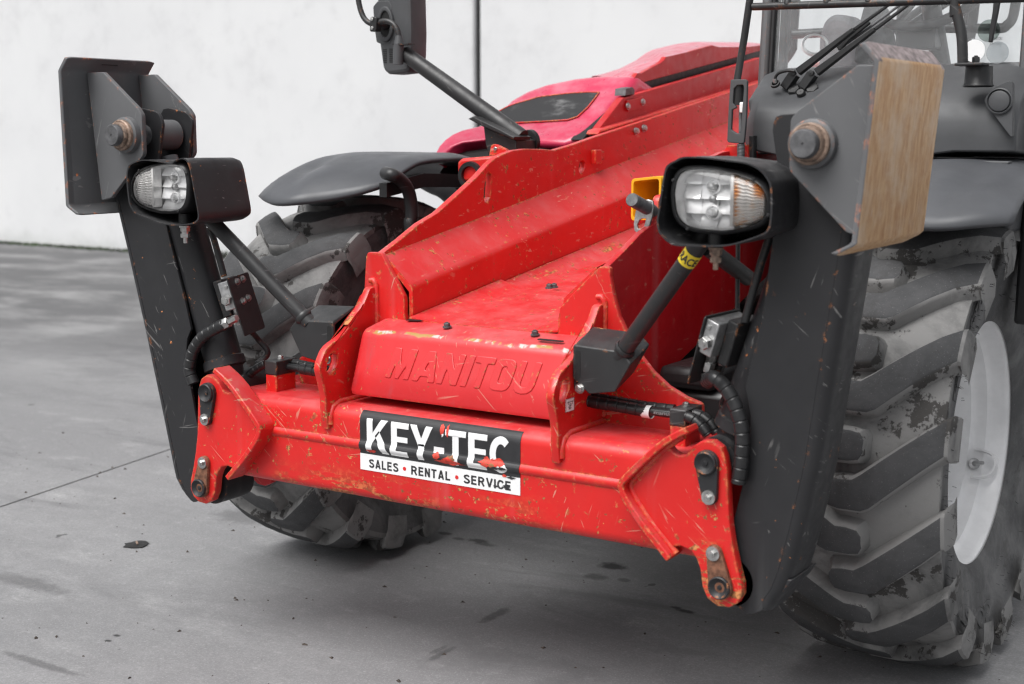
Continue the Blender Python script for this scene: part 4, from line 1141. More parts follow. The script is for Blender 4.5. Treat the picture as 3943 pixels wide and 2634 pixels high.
def clamp(x, y, s):
    c = joint('hose_clamp', T, (x, y, .75))
    b = MB(); b.box((x - .020, y - .030, .738), (x + .020, y + .050, .792)); b.build('clamp_base', 'red', c, bevel=.002)
    b = MB(); b.box((x - .022, y - .032, .792), (x + .022, y + .054, .832)); b.build('clamp_body', 'black_tube', c, bevel=.003)
    bolt((x, y + .01, .832), (0, 0, 1), .008, .007, c, mat='zinc', washer=.010)
    for yy in (-.012, .030):
        b = MB(); b.cyl((x + s * .021, y + yy, .812), (s, 0, 0), .010, .008, 14); b.build('hose_end', 'zinc', c, smooth=40)
clamp(CBR[0], .15, 1)
CBL = (-0.617, 0.13, 0.793)
clamp(CBL[0], .15, -1)
LH1 = [(-0.649, 0.818), (-0.613, 0.82), (-0.564, 0.818), (-0.495, 0.813), (-0.452, 0.811)]
LH2 = [(-0.646, 0.808), (-0.596, 0.81), (-0.551, 0.809)]
LH3 = [(-0.551, 0.808), (-0.522, 0.808), (-0.478, 0.806), (-0.43, 0.805)]
LH4 = [(-0.672, 0.814), (-0.698, 0.802), (-0.724, 0.786), (-0.74, 0.773)]
hz4 = joint('hydraulic_hose', T, (-.6, .35, .77))
wrapped(on_top(.19, LH1), .0110).build('hose', 'hose', hz4, smooth=28)
b = MB(); b.tube(on_top(.17, LH2), .0105, 14); b.build('hose_core', 'hose', hz4, smooth=60)
wrapped(on_top(.17, LH3), .0150).build('hose', 'hose', hz4, smooth=28)
wrapped(on_top(.16, LH4), .0120, .022).build('hose', 'hose', hz4, smooth=28)

# maker's print along the bare hose
me, tw, th_ = text_mesh('manuli LYT', .02, .0003, bold=.0002)
h0, h1 = Vector((RH2[0][0], .18, RH2[0][1])), Vector((RH2[-1][0], .18, RH2[-1][1])); hd = (h1 - h0).normalized()
me.transform(Matrix.Translation(h0 + hd * .01 + Vector((0, -.0108, -.004))) @ Matrix(((hd.x, 0, 0, 0), (hd.y, 0, -1, 0), (hd.z, 1, 0, 0), (0, 0, 0, 1))) @ Matrix.Diagonal((.085 / tw, .009 / th_, 1, 1)))
link('hose_print', me, 'alu', hz3, smooth=0)

# ------------------------------------------------------------------ wheels
WCS = {1: Vector((.922, 1.10, .622)), -1: Vector((-1.072, 1.07, .622))}
WC = WCS[1]
def crown(a):                                                # tread radius under the lugs at axial position a
    return .585 - .016 * (abs(a) / .22) ** 2.2
def lug_mesh():
    """one bar of the chevron tread; x = axial, arc along the tyre, nose just over the centre line"""
    st = [-.046, -.036, -.010, .020, .045, .065, .10, .14, .19, .232]
    def lo(a): return -.040 if a < .055 else -.040 + (a - .055) * .86
    def hi(a): return .040 if a < .024 else .040 + (a - .024) * .80
    cut = {-.046: (.022, -.020), -.036: (.005, -.005)}
    H = .042; ra = 15
    b = MB(); loops = []
    def P(a, t, r): th = t / .60; return (a, -r * math.cos(th), r * math.sin(th))
    tops, bots = [], []
    for a in st:
        l, h = lo(a), hi(a)
        if a in cut: l, h = l + cut[a][0], h + cut[a][1]
        rt = crown(a) + H - .012 * max(0, (abs(a) - .16) / .07) ** 2; rb = crown(a) - .012
        ea = a - .012 if a < -.03 else a + (.010 if a > .22 else 0)
        q = .004
        loops.append([P(ea, l - .010, rb), P(a, l - .004, rt - .012), P(a, l + q, rt - .002), P(a, l + .012, rt), P(a, (l + h) / 2, rt + .001), P(a, h - .012, rt), P(a, h - q, rt - .002), P(a, h + .004, rt - .012), P(ea, h + .010, rb)])
    # shoulder: the bar runs down on to the sidewall
    l, h = lo(.232), hi(.232)
    for (a, r, k) in ((.240, .592, .004), (.246, .560, .010), (.240, .513, .016)):
        loops.append([P(a, l - .013 - k * .3, r - .03), P(a, l - .004, r - .006), P(a, l + .004, r - .001), P(a, l + .012, r), P(a, (l + h) / 2, r), P(a, h - .012, r), P(a, h - .004, r - .001), P(a, h + .004, r - .006), P(a, h + .013 + k * .3, r - .03)])
    b.loft(loops)
    me = b.mesh('lug')
    for p in me.polygons:
        c = p.center; rad = math.hypot(c.y, c.z); n = p.normal
        out = (n.y * c.y + n.z * c.z) / rad
        p.material_index = 0 if out > .80 and c.x < .233 else 1
    for p in me.polygons: p.use_smooth = True
    me.materials.append(M['tyre_worn']); me.materials.append(M['tyre'])
    me.set_sharp_from_angle(angle=R(38))
    return me
LUG = lug_mesh()
LUGM = LUG.copy(); LUGM.transform(Matrix.Diagonal((-1, 1, 1, 1))); LUGM.flip_normals()
NL = 16
for s in (1, -1):
    c = WCS[s].copy()
    wh = joint('wheel', T, c)
    half = [(.168, .335), (.178, .345), (.190, .385), (.200, .45), (.210, .50), (.219, .545), (.220, .562)]
    prof = [(-a, r) for a, r in half] + [(a, crown(a)) for a in (-.19, -.14, -.09, -.04, 0, .04, .09, .14, .19)] + half[::-1]
    b = MB(); b.lathe(prof, c, (1, 0, 0), 120)
    me = b.mesh('tyre')
    for p in me.polygons:
        p.material_index = 0 if math.hypot(p.center.y - c.y, p.center.z - c.z) > .55 else 1
    link('tyre', me, ['tyre', 'sidewall'], wh, smooth=50)
    for k in range(NL):
        for sd, me in ((1, LUG), (-1, LUGM)):
            th = 2 * math.pi * (k + (.5 if sd < 0 else 0) + .13) / NL
            o = bpy.data.objects.new('lug', me); COL.objects.link(o)
            o.parent = wh; o.matrix_parent_inverse = WORLD[wh].inverted()
            o.matrix_basis = Matrix.Translation(c) @ Matrix.Rotation(th, 4, 'X')
    # rim: flanges, drop well and dish
    sx = (1, 0, 0)
    rp = [(.168, .352), (.164, .338), (.158, .331), (.146, .328), (.120, .324), (.112, .317), (.106, .308), (.080, .305), (.070, .301), (.064, .292), (.03, .288), (.0, .286), (-.06, .282), (-.09, .268), (-.10, .20), (-.09, .16), (-.08, .10), (-.08, .001)]
    b = MB(); b.lathe([(s * a, r) for a, r in rp], c, sx, 96); b.build('rim', 'whitepaint', wh, smooth=40)
    b = MB(); b.lathe([(s * a, r) for a, r in ((-.09, .085), (-.055, .08), (-.045, .06), (-.04, .03), (-.04, .001))], c, sx, 40); b.build('hub', 'blackplastic', wh, smooth=40)
    b = MB()
    for k in range(10):
        t = 2 * math.pi * k / 10; p = c + Vector((s * .0, math.cos(t) * .165, math.sin(t) * .165))
        b.hexa(p + Vector((s * -.10, 0, 0)), (s, 0, 0), .016, .02)
    o = b.build('wheel_nuts', 'zinc', wh, smooth=30); o.name = 'wheel_nut'; o['kind'] = 'stuff'
    # inner side of the wheel seen from between
    b = MB(); b.lathe([(-s * .166, .335), (-s * .12, .31), (-s * .06, .29), (-s * .02, .27)], c, sx, 64); b.build('inner_rim', 'blackplastic', wh, smooth=40)
    if s > 0:
        va = R(-25); rad = Vector((0, math.cos(va), math.sin(va))); tan = Vector((0, -math.sin(va), math.cos(va))); ex = Vector((1, 0, 0))
        vp = c + ex * .085 + rad * .296
        b = MB(); b.lathe([(0, .017), (.004, .017), (.006, .013), (.006, .001)], vp, -rad + ex * .5, 18); b.tube([vp, vp - rad * .022 + ex * .014, vp - rad * .030 + ex * .034], [.008, .006, .005], 12); b.build('valve', 'alu', wh, smooth=40)
        gp_ = lambda t_, k, x_: c + ex * x_ + rad * k + tan * t_
        pts = smooth_line([gp_(.038, .296, .085), gp_(.036, .291, .112), gp_(.026, .290, .138), gp_(0, .290, .148), gp_(-.026, .290, .138), gp_(-.036, .291, .112), gp_(-.038, .296, .085)], 6)
        loops = [[p_ - rad * .020, p_ - rad * .020 + (p_ - gp_(0, .29, .10)).normalized() * .006, p_ + rad * .012 + (p_ - gp_(0, .29, .10)).normalized() * .006, p_ + rad * .012] for p_ in pts]
        b = MB(); b.loft(loops); b.build('valve_guard', 'whitepaint', wh, smooth=50)
# tyre bristles left from the mould on the outer shoulder of the right tyre
b = MB(); rr = random.Random(4)
for i in range(260):
    t = rr.uniform(0, 2 * math.pi); a, r = rr.choice(((.211, .505), (.206, .48), (.201, .45), (.194, .41), (.248, .560), (.244, .578)))
    p = WC + Vector((a, -r * math.cos(t), r * math.sin(t)))
    b.tube([p, p + Vector((rr.uniform(.005, .012), rr.uniform(-.004, .004), rr.uniform(-.006, .002)))], .0006, 4)
wr = [o for o in T.children if o.name.startswith('wheel')][0]
o = b.build('tyre_bristle', 'hose', wr, smooth=0); o['kind'] = 'stuff'
# raised sidewall lettering on the right tyre
def sidewall_x(r):
    for (a0, r0), (a1, r1) in zip(half, half[1:]):
        if r <= r1: return a0 + (a1 - a0) * (r - r0) / (r1 - r0)
    return half[-1][0]
for txt, mid, r0, hgt, span in (('CONSTAR', 8, .452, .052, 56), ('NYLON', 12, .392, .022, 20), ('CONSTAR', 128, .452, .052, 56), ('CONSTAR', 248, .452, .052, 56)):
    me, tw, th_ = text_mesh(txt, .05, .004, bold=.0012)
    for v in me.vertices:
        a = R(mid + span / 2 - span * v.co.x / tw); r_ = r0 + hgt * v.co.y / th_
        v.co = (WC.x + sidewall_x(r_) + .0008 + v.co.z, WC.y + r_ * math.cos(a), WC.z + r_ * math.sin(a))
    link('raised_lettering', me, 'sidewall', wr, smooth=30)

# axle and dark underside
ax = joint('axle', T, (0, 1.0, .6))
b = MB(); b.tube([(-.86, 1.07, .62), (-.66, 1.07, .62), (-.45, 1.07, .62), (-.2, 1.08, .62), (.2, 1.08, .62), (.45, 1.09, .62), (.60, 1.1, .62), (.80, 1.1, .62)], [.13, .12, .09, .13, .13, .09, .12, .13], 24); b.build('axle_tube', 'blackplastic', ax, smooth=50)
b = MB(); b.box((-.26, .62, .66), (.33, 2.6, .95)); b.build('gearbox', 'dark', ax, bevel=.03)
b = MB(); b.box((.376, .52, .63), (.62, .95, .80)); b.box((.40, .50, .80), (.56, .80, .86)); b.build('black_casing', 'blackplastic', ax, bevel=.02)
b = MB(); b.tube(smooth_line([(.60, .46, .84), (.64, .44, .80), (.66, .45, .74), (.63, .48, .69), (.58, .52, .68)], 6), .012, 12); b.build('cable_loop', 'hose', ax, smooth=60)

# ------------------------------------------------------------------ mudguards
def crownz(y):
    pts = [(.36, 1.195), (.46, 1.245), (.60, 1.312), (.80, 1.374), (1.0, 1.400), (1.25, 1.392), (1.50, 1.345), (1.75, 1.26), (1.95, 1.15)]
    for (y0, z0), (y1, z1) in zip(pts, pts[1:]):
        if y <= y1:
            t = (y - y0) / (y1 - y0); t0 = t * t * (3 - 2 * t); return z0 + (z1 - z0) * (t * .6 + t0 * .4)
    return pts[-1][1]
FE = [(-0.745, 0.831, 1.299), (-0.79, 0.773, 1.276), (-0.85, 0.734, 1.259), (-0.93, 0.691, 1.244), (-1.0, 0.653, 1.237), (-1.08, 0.656, 1.236), (-1.16, 0.693, 1.242), (-1.23, 0.746, 1.248)]
FES = smooth_line([(abs(p[0]), p[1], p[2]) for p in FE], 6)
def fedge(u):
    t = u * (len(FES) - 1); i = min(int(t), len(FES) - 2); p = FES[i].lerp(FES[i + 1], t - i); return p.x, p.y, p.z
for s in (1, -1):
    fd = joint('mudguard', T, (s * .97, 1.0, 1.4))
    nu, nv = 26, 40; loops = []
    for j in range(nv + 1):
        v = j / nv; row = []
        for i in range(nu + 1):
            u = i / nu                                         # 0 inner .. 1 outer
            x, yf, zf = fedge(u)
            y = yf + (1.93 - yf) * v
            zc = lambda q: crownz(q) - .040 * max(0, (u - .75) / .25) ** 2 - .020 * max(0, (.2 - u) / .2) ** 2
            z = zc(y) - (zc(yf) - zf) * math.exp(-v * 7.5)
            # long spoon-shaped hollow pressed into the front outside
            du = (u - .74) / .10; dy = (y - .86 - (u - .74) * .5) / .13
            z -= .022 * math.exp(-(du * du) - dy * dy)
            row.append((s * x, y, z))
        loops.append(row)
    b = MB(); b.loft(loops, False, False)
    o = b.build('shell', 'fender', fd, smooth=60)
    if s < 0: pass
    md = o.modifiers.new('thick', 'SOLIDIFY'); md.thickness = .014; md.offset = 0
    # inner flange arch
    arch = [Vector((s * .730, y, crownz(y) - .070)) for y in (.80, .90, 1.0, 1.15, 1.3, 1.5, 1.7, 1.9)]
    loops = [[(p.x, p.y, p.z), (p.x + s * .03, p.y, p.z), (p.x + s * .03, p.y, p.z - .045), (p.x, p.y, p.z - .045)] for p in arch]
    b = MB(); b.loft(loops); b.build('inner_flange', 'blackplastic', fd, smooth=30)
    p = [(-0.7, 0.789, 1.331), (-0.7, 0.817, 1.323), (-0.7, 0.855, 1.300), (-0.7, 0.878, 1.271), (-0.7, 0.889, 1.231), (-0.7, 0.890, 1.188), (-0.7, 0.886, 1.145)]
    st_ = [(s * .74, p[0][1] + .02, p[0][2] + .005)] + [(s * abs(q[0]), q[1], q[2]) for q in p] + [(s * .66, p[-1][1] + .02, .80)]
    b = MB(); b.tube(smooth_line(st_, 5), .0215, 18); b.build('stay', 'black_tube', fd, smooth=60)
    bolt((s * .728, .86, crownz(.86) - .055), (-s, 0, 0), .011, .008, fd, washer=.014)

b = MB(); b.box((-.74, 1.30, .55), (-.37, 3.0, 1.34)); b.build('engine_shade_fill', 'dark', ax, bevel=.03)  # added fill; shade under the left mudguard is put into its black

# ------------------------------------------------------------------ engine hood on the far side
HN, HO = (0, -.55, .83), (0, 1.55, 1.43)
hood = joint('engine_hood', T, (-.8, 2.0, 1.4))
def pl3(pts): return [Vector(p) for p in pts]
HF = [(-0.906, 1.609, 1.469), (-0.921, 1.666, 1.507), (-0.923, 1.724, 1.545), (-0.915, 1.79, 1.589), (-0.873, 1.847, 1.627), (-0.807, 1.888, 1.654), (-0.698, 1.921, 1.676), (-0.581, 1.935, 1.685), (-0.423, 1.932, 1.683), (-0.425, 1.852, 1.63), (-0.433, 1.706, 1.533), (-0.448, 1.57, 1.443), (-0.515, 1.532, 1.418), (-0.625, 1.536, 1.421), (-0.849, 1.545, 1.427)]
HW = [(-0.909, 1.71, 1.536), (-0.883, 1.741, 1.557), (-0.856, 1.76, 1.569), (-0.776, 1.796, 1.593), (-0.667, 1.815, 1.605), (-0.577, 1.82, 1.609), (-0.527, 1.817, 1.607), (-0.526, 1.775, 1.579), (-0.527, 1.735, 1.552), (-0.539, 1.683, 1.518), (-0.57, 1.664, 1.506), (-0.664, 1.657, 1.501), (-0.791, 1.649, 1.496)]
HL = [(-0.993, 1.427, 1.348), (-1.026, 1.474, 1.38), (-1.036, 1.509, 1.403), (-1.035, 1.545, 1.427), (-1.021, 1.577, 1.448), (-0.992, 1.601, 1.464), (-0.908, 1.632, 1.484), (-0.865, 1.635, 1.486), (-0.805, 1.545, 1.427), (-0.849, 1.545, 1.427), (-0.941, 1.528, 1.416), (-0.974, 1.506, 1.401), (-0.979, 1.467, 1.375), (-0.967, 1.413, 1.339)]
HC = [(-0.982, 1.421, 1.344), (-0.987, 1.479, 1.383), (-0.98, 1.514, 1.406), (-0.945, 1.534, 1.419), (-0.848, 1.553, 1.432), (-0.629, 1.542, 1.425), (-0.505, 1.535, 1.42), (-0.457, 1.417, 1.342), (-0.644, 1.34, 1.291), (-0.832, 1.327, 1.282)]
hn = Vector(HN).normalized()
def slab(pts, ez, off=0.0, rad=None):
    P = [Vector(p) + hn * off for p in pts]
    b = MB(); n = len(P); Q = [p + Vector(ez) for p in P]
    b.add(P + Q, [tuple(range(n)), tuple(reversed(range(n, 2 * n)))] + [(i, n + i, n + (i + 1) % n, (i + 1) % n) for i in range(n)])
    return b
slab(HF, (0, .75, -.22)).build('front_shell', 'red_hood', hood, smooth=60, bevel=.045, segs=5)
slab(HL, (0, .30, -.10), .012).build('nose_lip', 'red_hood', hood, smooth=60, bevel=.03, segs=4)
slab(HC, (0, .02, -.01), -.03).build('cavity', 'dark', hood, smooth=0)
# window recess: frame edge and grille sheet
slab(HW, (0, .012, -.018), .004).build('hood_grille', 'grille', hood, smooth=0, bevel=.003)
b = MB(); P = [Vector(p) + hn * .004 for p in HW]; b.tube(P + [P[0]], .003, 8, cap=False); b.build('grille_seal', 'red', hood, smooth=60)
# side cover beside the trough, black gap and upper body
SC = [(1.566, 1.455), (1.578, 1.469), (1.766, 1.588), (2.834, 1.755), (3.008, 1.784), (3.015, 1.68), (2.847, 1.656)]
plate('side_cover', SC, 'x', -.43, -.40, 'red_clean_shaded', hood, bev=.004)
FL = [(1.535, 1.456), (1.552, 1.473), (2.667, 1.641), (2.979, 1.688), (2.98, 1.675), (2.668, 1.627)]
b = MB(); b.prism(FL, (0, 1, 0), (0, 0, 1), (.055, 0, 0), (-.425, 0, 0)); b.build('cover_lip', 'red', hood, bevel=.006)
GP = [(1.562, 1.439), (1.888, 1.633), (1.921, 1.64), (2.968, 1.808), (3.155, 1.835), (3.165, 1.685), (1.814, 1.469), (1.629, 1.429)]
plate('gap', GP, 'x', -.50, -.45, 'seal', hood, bev=.002)
NP = [(1.878, 1.632), (1.919, 1.659), (1.952, 1.683), (1.983, 1.683), (2.062, 1.707), (2.133, 1.726), (2.169, 1.741), (2.181, 1.752), (2.382, 1.781), (2.598, 1.817), (2.665, 1.813), (2.974, 1.829), (3.163, 1.848)]
FP = [(2.347, 1.694), (2.395, 1.7), (2.444, 1.707), (2.518, 1.721), (2.581, 1.733), (2.658, 1.754), (2.723, 1.772), (2.816, 1.808), (2.884, 1.826), (3.038, 1.851), (3.214, 1.872), (3.399, 1.88), (3.593, 1.88)]
rows = [[(-.44, y, z) for y, z in NP]]
for k in range(1, 9):
    t = k / 8; bu = .012 * math.sin(math.pi * t)
    rows.append([(-.44 - .42 * t, a[0] * (1 - t) + c[0] * t, a[1] * (1 - t) + c[1] * t + bu) for a, c in zip(NP, FP)])
rows.append([(-1.0, y + .10, z - .10) for y, z in FP]); rows.append([(-1.05, y + .15, 1.2) for y, z in FP])
b = MB(); b.loft(rows, False, False); b.build('upper_shell', 'red_hood', hood, smooth=28)
UB = NP + [(3.164, 1.829), (2.923, 1.792)]
plate('upper_side', UB, 'x', -.46, -.4395, 'red_clean_shaded', hood, bev=.002)
lt = [(1.774, 1.596), (1.779, 1.621), (1.828, 1.628), (1.845, 1.62), (1.846, 1.602)]
plate('latch', lt, 'x', -.44, -.395, 'greypin', hood, bev=.002)
bp = [(1.788, 1.579), (1.913, 1.596), (1.92, 1.554), (1.797, 1.539)]
plate('cover_patch', bp, 'x', -.402, -.394, 'red_clean_shaded', hood, bev=.001)
for q in [(-0.394, 1.791, 1.558), (-0.394, 1.906, 1.575)]: bolt(q, (1, 0, 0), .010, .006, hood, washer=.013)

# ------------------------------------------------------------------ red valve housing and mirror arm foot behind the left side plate
vh = joint('bracket_box', T, (-.45, 1.0, 1.3))
bx = [(-0.539, 1.308), (-0.539, 1.372), (-0.524, 1.383), (-0.392, 1.394), (-0.392, 1.311)]
b = MB(); b.prism([(p[0], p[1]) for p in rnd([(*bx[0], 0), (*bx[1], .02), (*bx[2], .02), (*bx[3], 0), (*bx[4], 0)], .02, 4)], (1, 0, 0), (0, 0, 1), (0, .30, 0), (0, .92, 0)); b.build('housing', 'red', vh, bevel=.01)
q = (-0.484, 0.915, 1.330)
b = MB(); b.lathe([(0, .045), (-.012, .043), (-.012, .03), (.01, .028), (.01, .001)], (q[0], .92, q[2]), (0, 1, 0), 28); b.build('seal_ring', 'hose', vh, smooth=50)
ea = [(-0.463, 1.392), (-0.455, 1.424), (-0.445, 1.428), (-0.435, 1.427), (-0.397, 1.412), (-0.386, 1.393)]
plate('ear', ea, 'y', .99, 1.005, 'red', vh, bev=.002)
q = (-0.437, 0.985, 1.413); bolt((q[0], .99, q[2]), (0, -1, 0), .007, .004, vh)

mr = joint('mirror', T, (-.45, 1.15, 1.45))
MY = 1.12
a0 = (-0.897, 1.12, 1.731); a1 = (-0.421, 1.12, 1.446)
b = MB(); b.tube([a0, a1], [.026, .030], 24); b.build('arm', 'black_tube', mr, smooth=50)
ft = [(-0.547, 1.488), (-0.417, 1.439), (-0.417, 1.384), (-0.525, 1.383), (-0.538, 1.426)]
plate('arm_foot', ft, 'y', 1.08, 1.20, 'black_tube', mr, bev=.006)
wg = [(-0.587, 1.509), (-0.565, 1.517), (-0.464, 1.477), (-0.404, 1.451), (-0.408, 1.441), (-0.533, 1.485)]
plate('arm_foot_flap', wg, 'y', 1.05, 1.15, 'black_tube', mr, bev=.004)
q = (-0.445, 1.22, 1.435)
b = MB(); b.lathe([(0, .040), (-.014, .040), (-.016, .036), (-.016, .020), (.02, .018), (.02, .001)], (q[0], 1.22, q[2]), (.25, 1, .1), 26); b.build('pivot_disc', 'hose', mr, smooth=40)
hs_ = [(-1.036, 1.938), (-0.893, 1.931), (-0.886, 1.871), (-0.881, 1.801), (-0.884, 1.731), (-0.89, 1.677), (-0.903, 1.668), (-0.985, 1.663), (-1.002, 1.675), (-1.009, 1.69), (-1.024, 1.784), (-1.034, 1.859)]
hs2 = [(p[0], p[1] + (.16 if p[1] > 1.82 else 0)) for p in hs_]
plate('mirror_shell', rnd(hs2, .03, 4), 'y', 1.14, 1.235, 'plastic', mr, bev=.012)
ctr = (-0.989, 1.12, 1.833)
ovl = [(ctr[0] + .036 * math.cos(R(t)), ctr[2] + .060 * math.sin(R(t))) for t in range(0, 360, 12)]
ovi = [(ctr[0] + .022 * math.cos(R(t)), ctr[2] + .044 * math.sin(R(t))) for t in range(0, 360, 12)]
plate('socket_ring', [ovl, ovi], 'y', 1.130, 1.150, 'plastic', mr, bev=.004)
plate('socket', ovi, 'y', 1.1365, 1.141, 'dark', mr, bev=.0005)
pnl = [(-1.045, 1.895), (-1.024, 1.913), (-0.976, 1.912), (-0.963, 1.891), (-0.963, 1.787), (-0.973, 1.768), (-1.007, 1.765), (-1.032, 1.774), (-1.04, 1.823)]
plate('back_panel', rnd(pnl, .01, 3), 'y', 1.1385, 1.145, 'plastic', mr, bev=.002)
b = MB(); b.lathe([(-.03, .001), (-.028, .012), (-.012, .02), (.01, .02)], (ctr[0], 1.13, ctr[2]), (0, 1, 0), 20); b.build('ball_joint', 'blackplastic', mr, smooth=60)
vt = [(-1.009, 1.138, 1.748), (-0.983, 1.138, 1.749)]
b = MB()
for q in vt:
    for i in range(8): b.box((q[0] + .006, 1.1385, q[2] - i * .0062 - .002), (q[0] + .020, 1.142, q[2] - i * .0062 + .001))
o = b.build('vent_slot', 'dark', mr, smooth=0); o['kind'] = 'stuff'
tb = [(-1.072, 1.09, 1.937), (-1.068, 1.09, 1.907), (-1.059, 1.09, 1.877), (-1.045, 1.09, 1.852), (-1.023, 1.09, 1.836), (-0.997, 1.09, 1.832), (-0.968, 1.09, 1.838), (-0.944, 1.09, 1.838), (-0.920, 1.09, 1.828), (-0.904, 1.09, 1.809), (-0.896, 1.09, 1.785), (-0.895, 1.09, 1.759)]
b = MB(); b.tube(smooth_line(tb, 5), .0095, 14); b.build('tube', 'black_tube', mr, smooth=60)
q = (-0.995, 1.075, 1.830)
b = MB(); b.prism(rnd([(-.016, -.026), (.012, -.024), (.016, .022), (-.012, .026)], .008, 3), (1, 0, 0), (0, 0, 1), (0, .03, 0), (q[0], 1.075, q[2])); b.build('clamp', 'blackplastic', mr, bevel=.003)
for dz in (.016, -.014): bolt((q[0] - .004, 1.075, q[2] + dz), (0, -1, 0), .006, .003, mr)
sv = [(-0.896, 1.09, 1.789), (-0.897, 1.09, 1.761), (-0.901, 1.09, 1.706), (-0.901, 1.09, 1.693)]
b = MB(); b.tube(sv[:2], [.011, .017], 16); b.tube(sv[1:], .018, 16); b.build('sleeve', 'plastic', mr, smooth=40)
b = MB(); b.box((sv[1][0] - .018, 1.075, sv[1][2] - .004), (sv[1][0] + .05, 1.115, sv[1][2] + .001)); b.build('stop_tab', 'black_tube', mr, smooth=0)

# ------------------------------------------------------------------ yellow support tube and its pin on the right side plate
yb_ = joint('yellow_box_section', T, (.31, .6, 1.28))
o1 = rnd([(.262, 1.228), (.352, 1.238), (.352, 1.352), (.262, 1.342)], .012, 4); i1 = rnd([(.269, 1.236), (.345, 1.245), (.345, 1.344), (.269, 1.335)], .009, 4)
plate('tube', [o1, i1], 'y', .60, 1.25, 'yellow', yb_, bev=.001)
lp_ = joint('locking_pin', T, (.35, .5, 1.28))
pb, pe = Vector((0.362, 0.5, 1.271)), Vector((0.371, 0.4, 1.297))
b = MB(); b.lathe([(0, .0), (.0, .016), (.003, .0175), ((pb - pe).length + .06, .0175)], pe, pb - pe, 24, cap=True); b.build('pin', 'greypin', lp_, smooth=40)
tabo = [(0.38, 1.29), (0.383, 1.276), (0.378, 1.247), (0.37, 1.221), (0.355, 1.206), (0.338, 1.203), (0.327, 1.211), (0.325, 1.229), (0.33, 1.261), (0.336, 1.274), (0.353, 1.291), (0.367, 1.294)]
tabi = [(0.361, 1.243), (0.356, 1.224), (0.347, 1.217), (0.338, 1.217), (0.336, 1.226), (0.342, 1.238), (0.35, 1.243)]
plate('tab', [tabo, tabi], 'y', .497, .505, 'zinc', lp_, bev=.002)
plate('lug_plate', rnd([(.53, 1.20), (.545, 1.30, .02), (.59, 1.305, .02), (.64, 1.24)], .004, 3), 'x', .3555, .3745, 'red', lp_, bev=.002)

# ------------------------------------------------------------------ raised boom, added above the frame, out of sight, to shade the trough
bo = joint('unseen_boom', T, (0, 4.3, 2.0))
bd = Vector((0, -.72, .69)).normalized(); bn = Vector((0, .69, .72))
for nm, a, c, hw, hh in (('outer_section', .2, 4.2, .17, .26), ('inner_section', 4.2, 5.4, .14, .21)):
    p0 = Vector((0, 4.3, 2.15)) + bd * a; p1 = Vector((0, 4.3, 2.15)) + bd * c
    b = MB(); b.loft([[p + Vector((x * hw, 0, 0)) + bn * (z * hh) for x, z in ((-1, -1), (1, -1), (1, 1), (-1, 1))] for p in (p0, p1)]); b.build(nm, 'red_clean_shaded', bo, bevel=.02)

# ------------------------------------------------------------------ cab
cab = joint('cab', T, (.78, 1.6, 1.2))
# front cowl: sloping top, rounded nose
XS = [.385, .395, .43, .50, .60, .75, .90, 1.00, 1.08, 1.13, 1.155]
def cowl_row(x):
    e = max(0, (.44 - x) / .055); e2 = max(0, (x - 1.08) / .075)
    q = .050 * e ** 2 + .030 * e2 ** 2
    zt = 1.652 - .020 * e ** 2 - .035 * e2 ** 2
    dip = .030 * math.exp(-((x - .52) / .09) ** 2)           # hollow round the wiper spindles
    pts = [(1.30, zt + .004), (1.215, zt), (1.19, zt - .004)]
    pts += [(1.13, zt - .040 - dip), (1.08, zt - .075 - dip * .8), (1.045 + q, zt - .105 - dip * .3)]
    pts += [(1.028 + q, zt - .130), (1.020 + q, zt - .160), (1.018 + q, 1.455), (1.020 + q, 1.416 if x > .9 or x < .5 else 1.402)]
    return [(x, y, z) for y, z in pts]
b = MB(); rows = [cowl_row(x) for x in XS]
full = [r_ + [(r_[0][0], 1.34, 1.395), (r_[0][0], 1.34, 1.66)] for r_ in rows]
b.loft(full); cw = b.build('cowl', 'plastic', cab, smooth=50, bevel=.006, segs=2)
# recess with a round cap at the right end of the cowl
rc = [(1.077, 1.547), (1.085, 1.565), (1.108, 1.584), (1.147, 1.603), (1.154, 1.455), (1.149, 1.455), (1.116, 1.496), (1.084, 1.538)]
b = MB(); b.prism(rnd([tuple(p) for p in rc], .012, 3), (1, 0, 0), (0, 0, 1), (0, .02, 0), (0, 1.010, 0)); b.build('recess_panel', 'plastic', cab, bevel=.006)
q = (1.117, 1.01, 1.546)
b = MB(); b.lathe([(0, .034), (-.006, .034), (-.008, .031), (-.002, .028), (-.008, .026), (-.010, .022), (-.010, .001)], (q[0], 1.010, q[2]), (0, 1, 0), 30); b.build('round_cap', 'plastic', cab, smooth=40)
# lower front panel under the cowl
b = MB(); b.prism([(.52, 1.20), (1.15, 1.20), (1.16, 1.385), (.52, 1.392)], (1, 0, 0), (0, 0, 1), (0, .25, 0), (0, 1.04, 0)); b.build('lower_panel', 'plastic', cab, bevel=.012)
b = MB(); b.prism([(.60, 1.372), (1.145, 1.380), (1.150, 1.392), (.60, 1.394)], (1, 0, 0), (0, 0, 1), (0, .03, 0), (0, 1.012, 0)); b.build('trim_strip', 'plastic', cab, bevel=.004)
q = (1.115, 1.03, 1.361)
b = MB(); b.lathe([(0, .022), (-.004, .020), (.002, .014), (.002, .001)], (q[0], 1.036, q[2]), (0, 1, 0), 22); b.build('screw_recess', 'blackplastic', cab, smooth=40)
bolt((q[0], 1.037, q[2]), (0, -1, 0), .007, .005, cab)
# dark body behind the wheel
b = MB(); b.box((.40, 1.42, .42), (.66, 3.3, 1.40)); b.build('cab_body', 'blackplastic', cab, bevel=.03)
b = MB(); b.box((.68, 1.86, .42), (1.12, 3.3, 1.40)); b.build('cab_body', 'blackplastic', cab, bevel=.04)

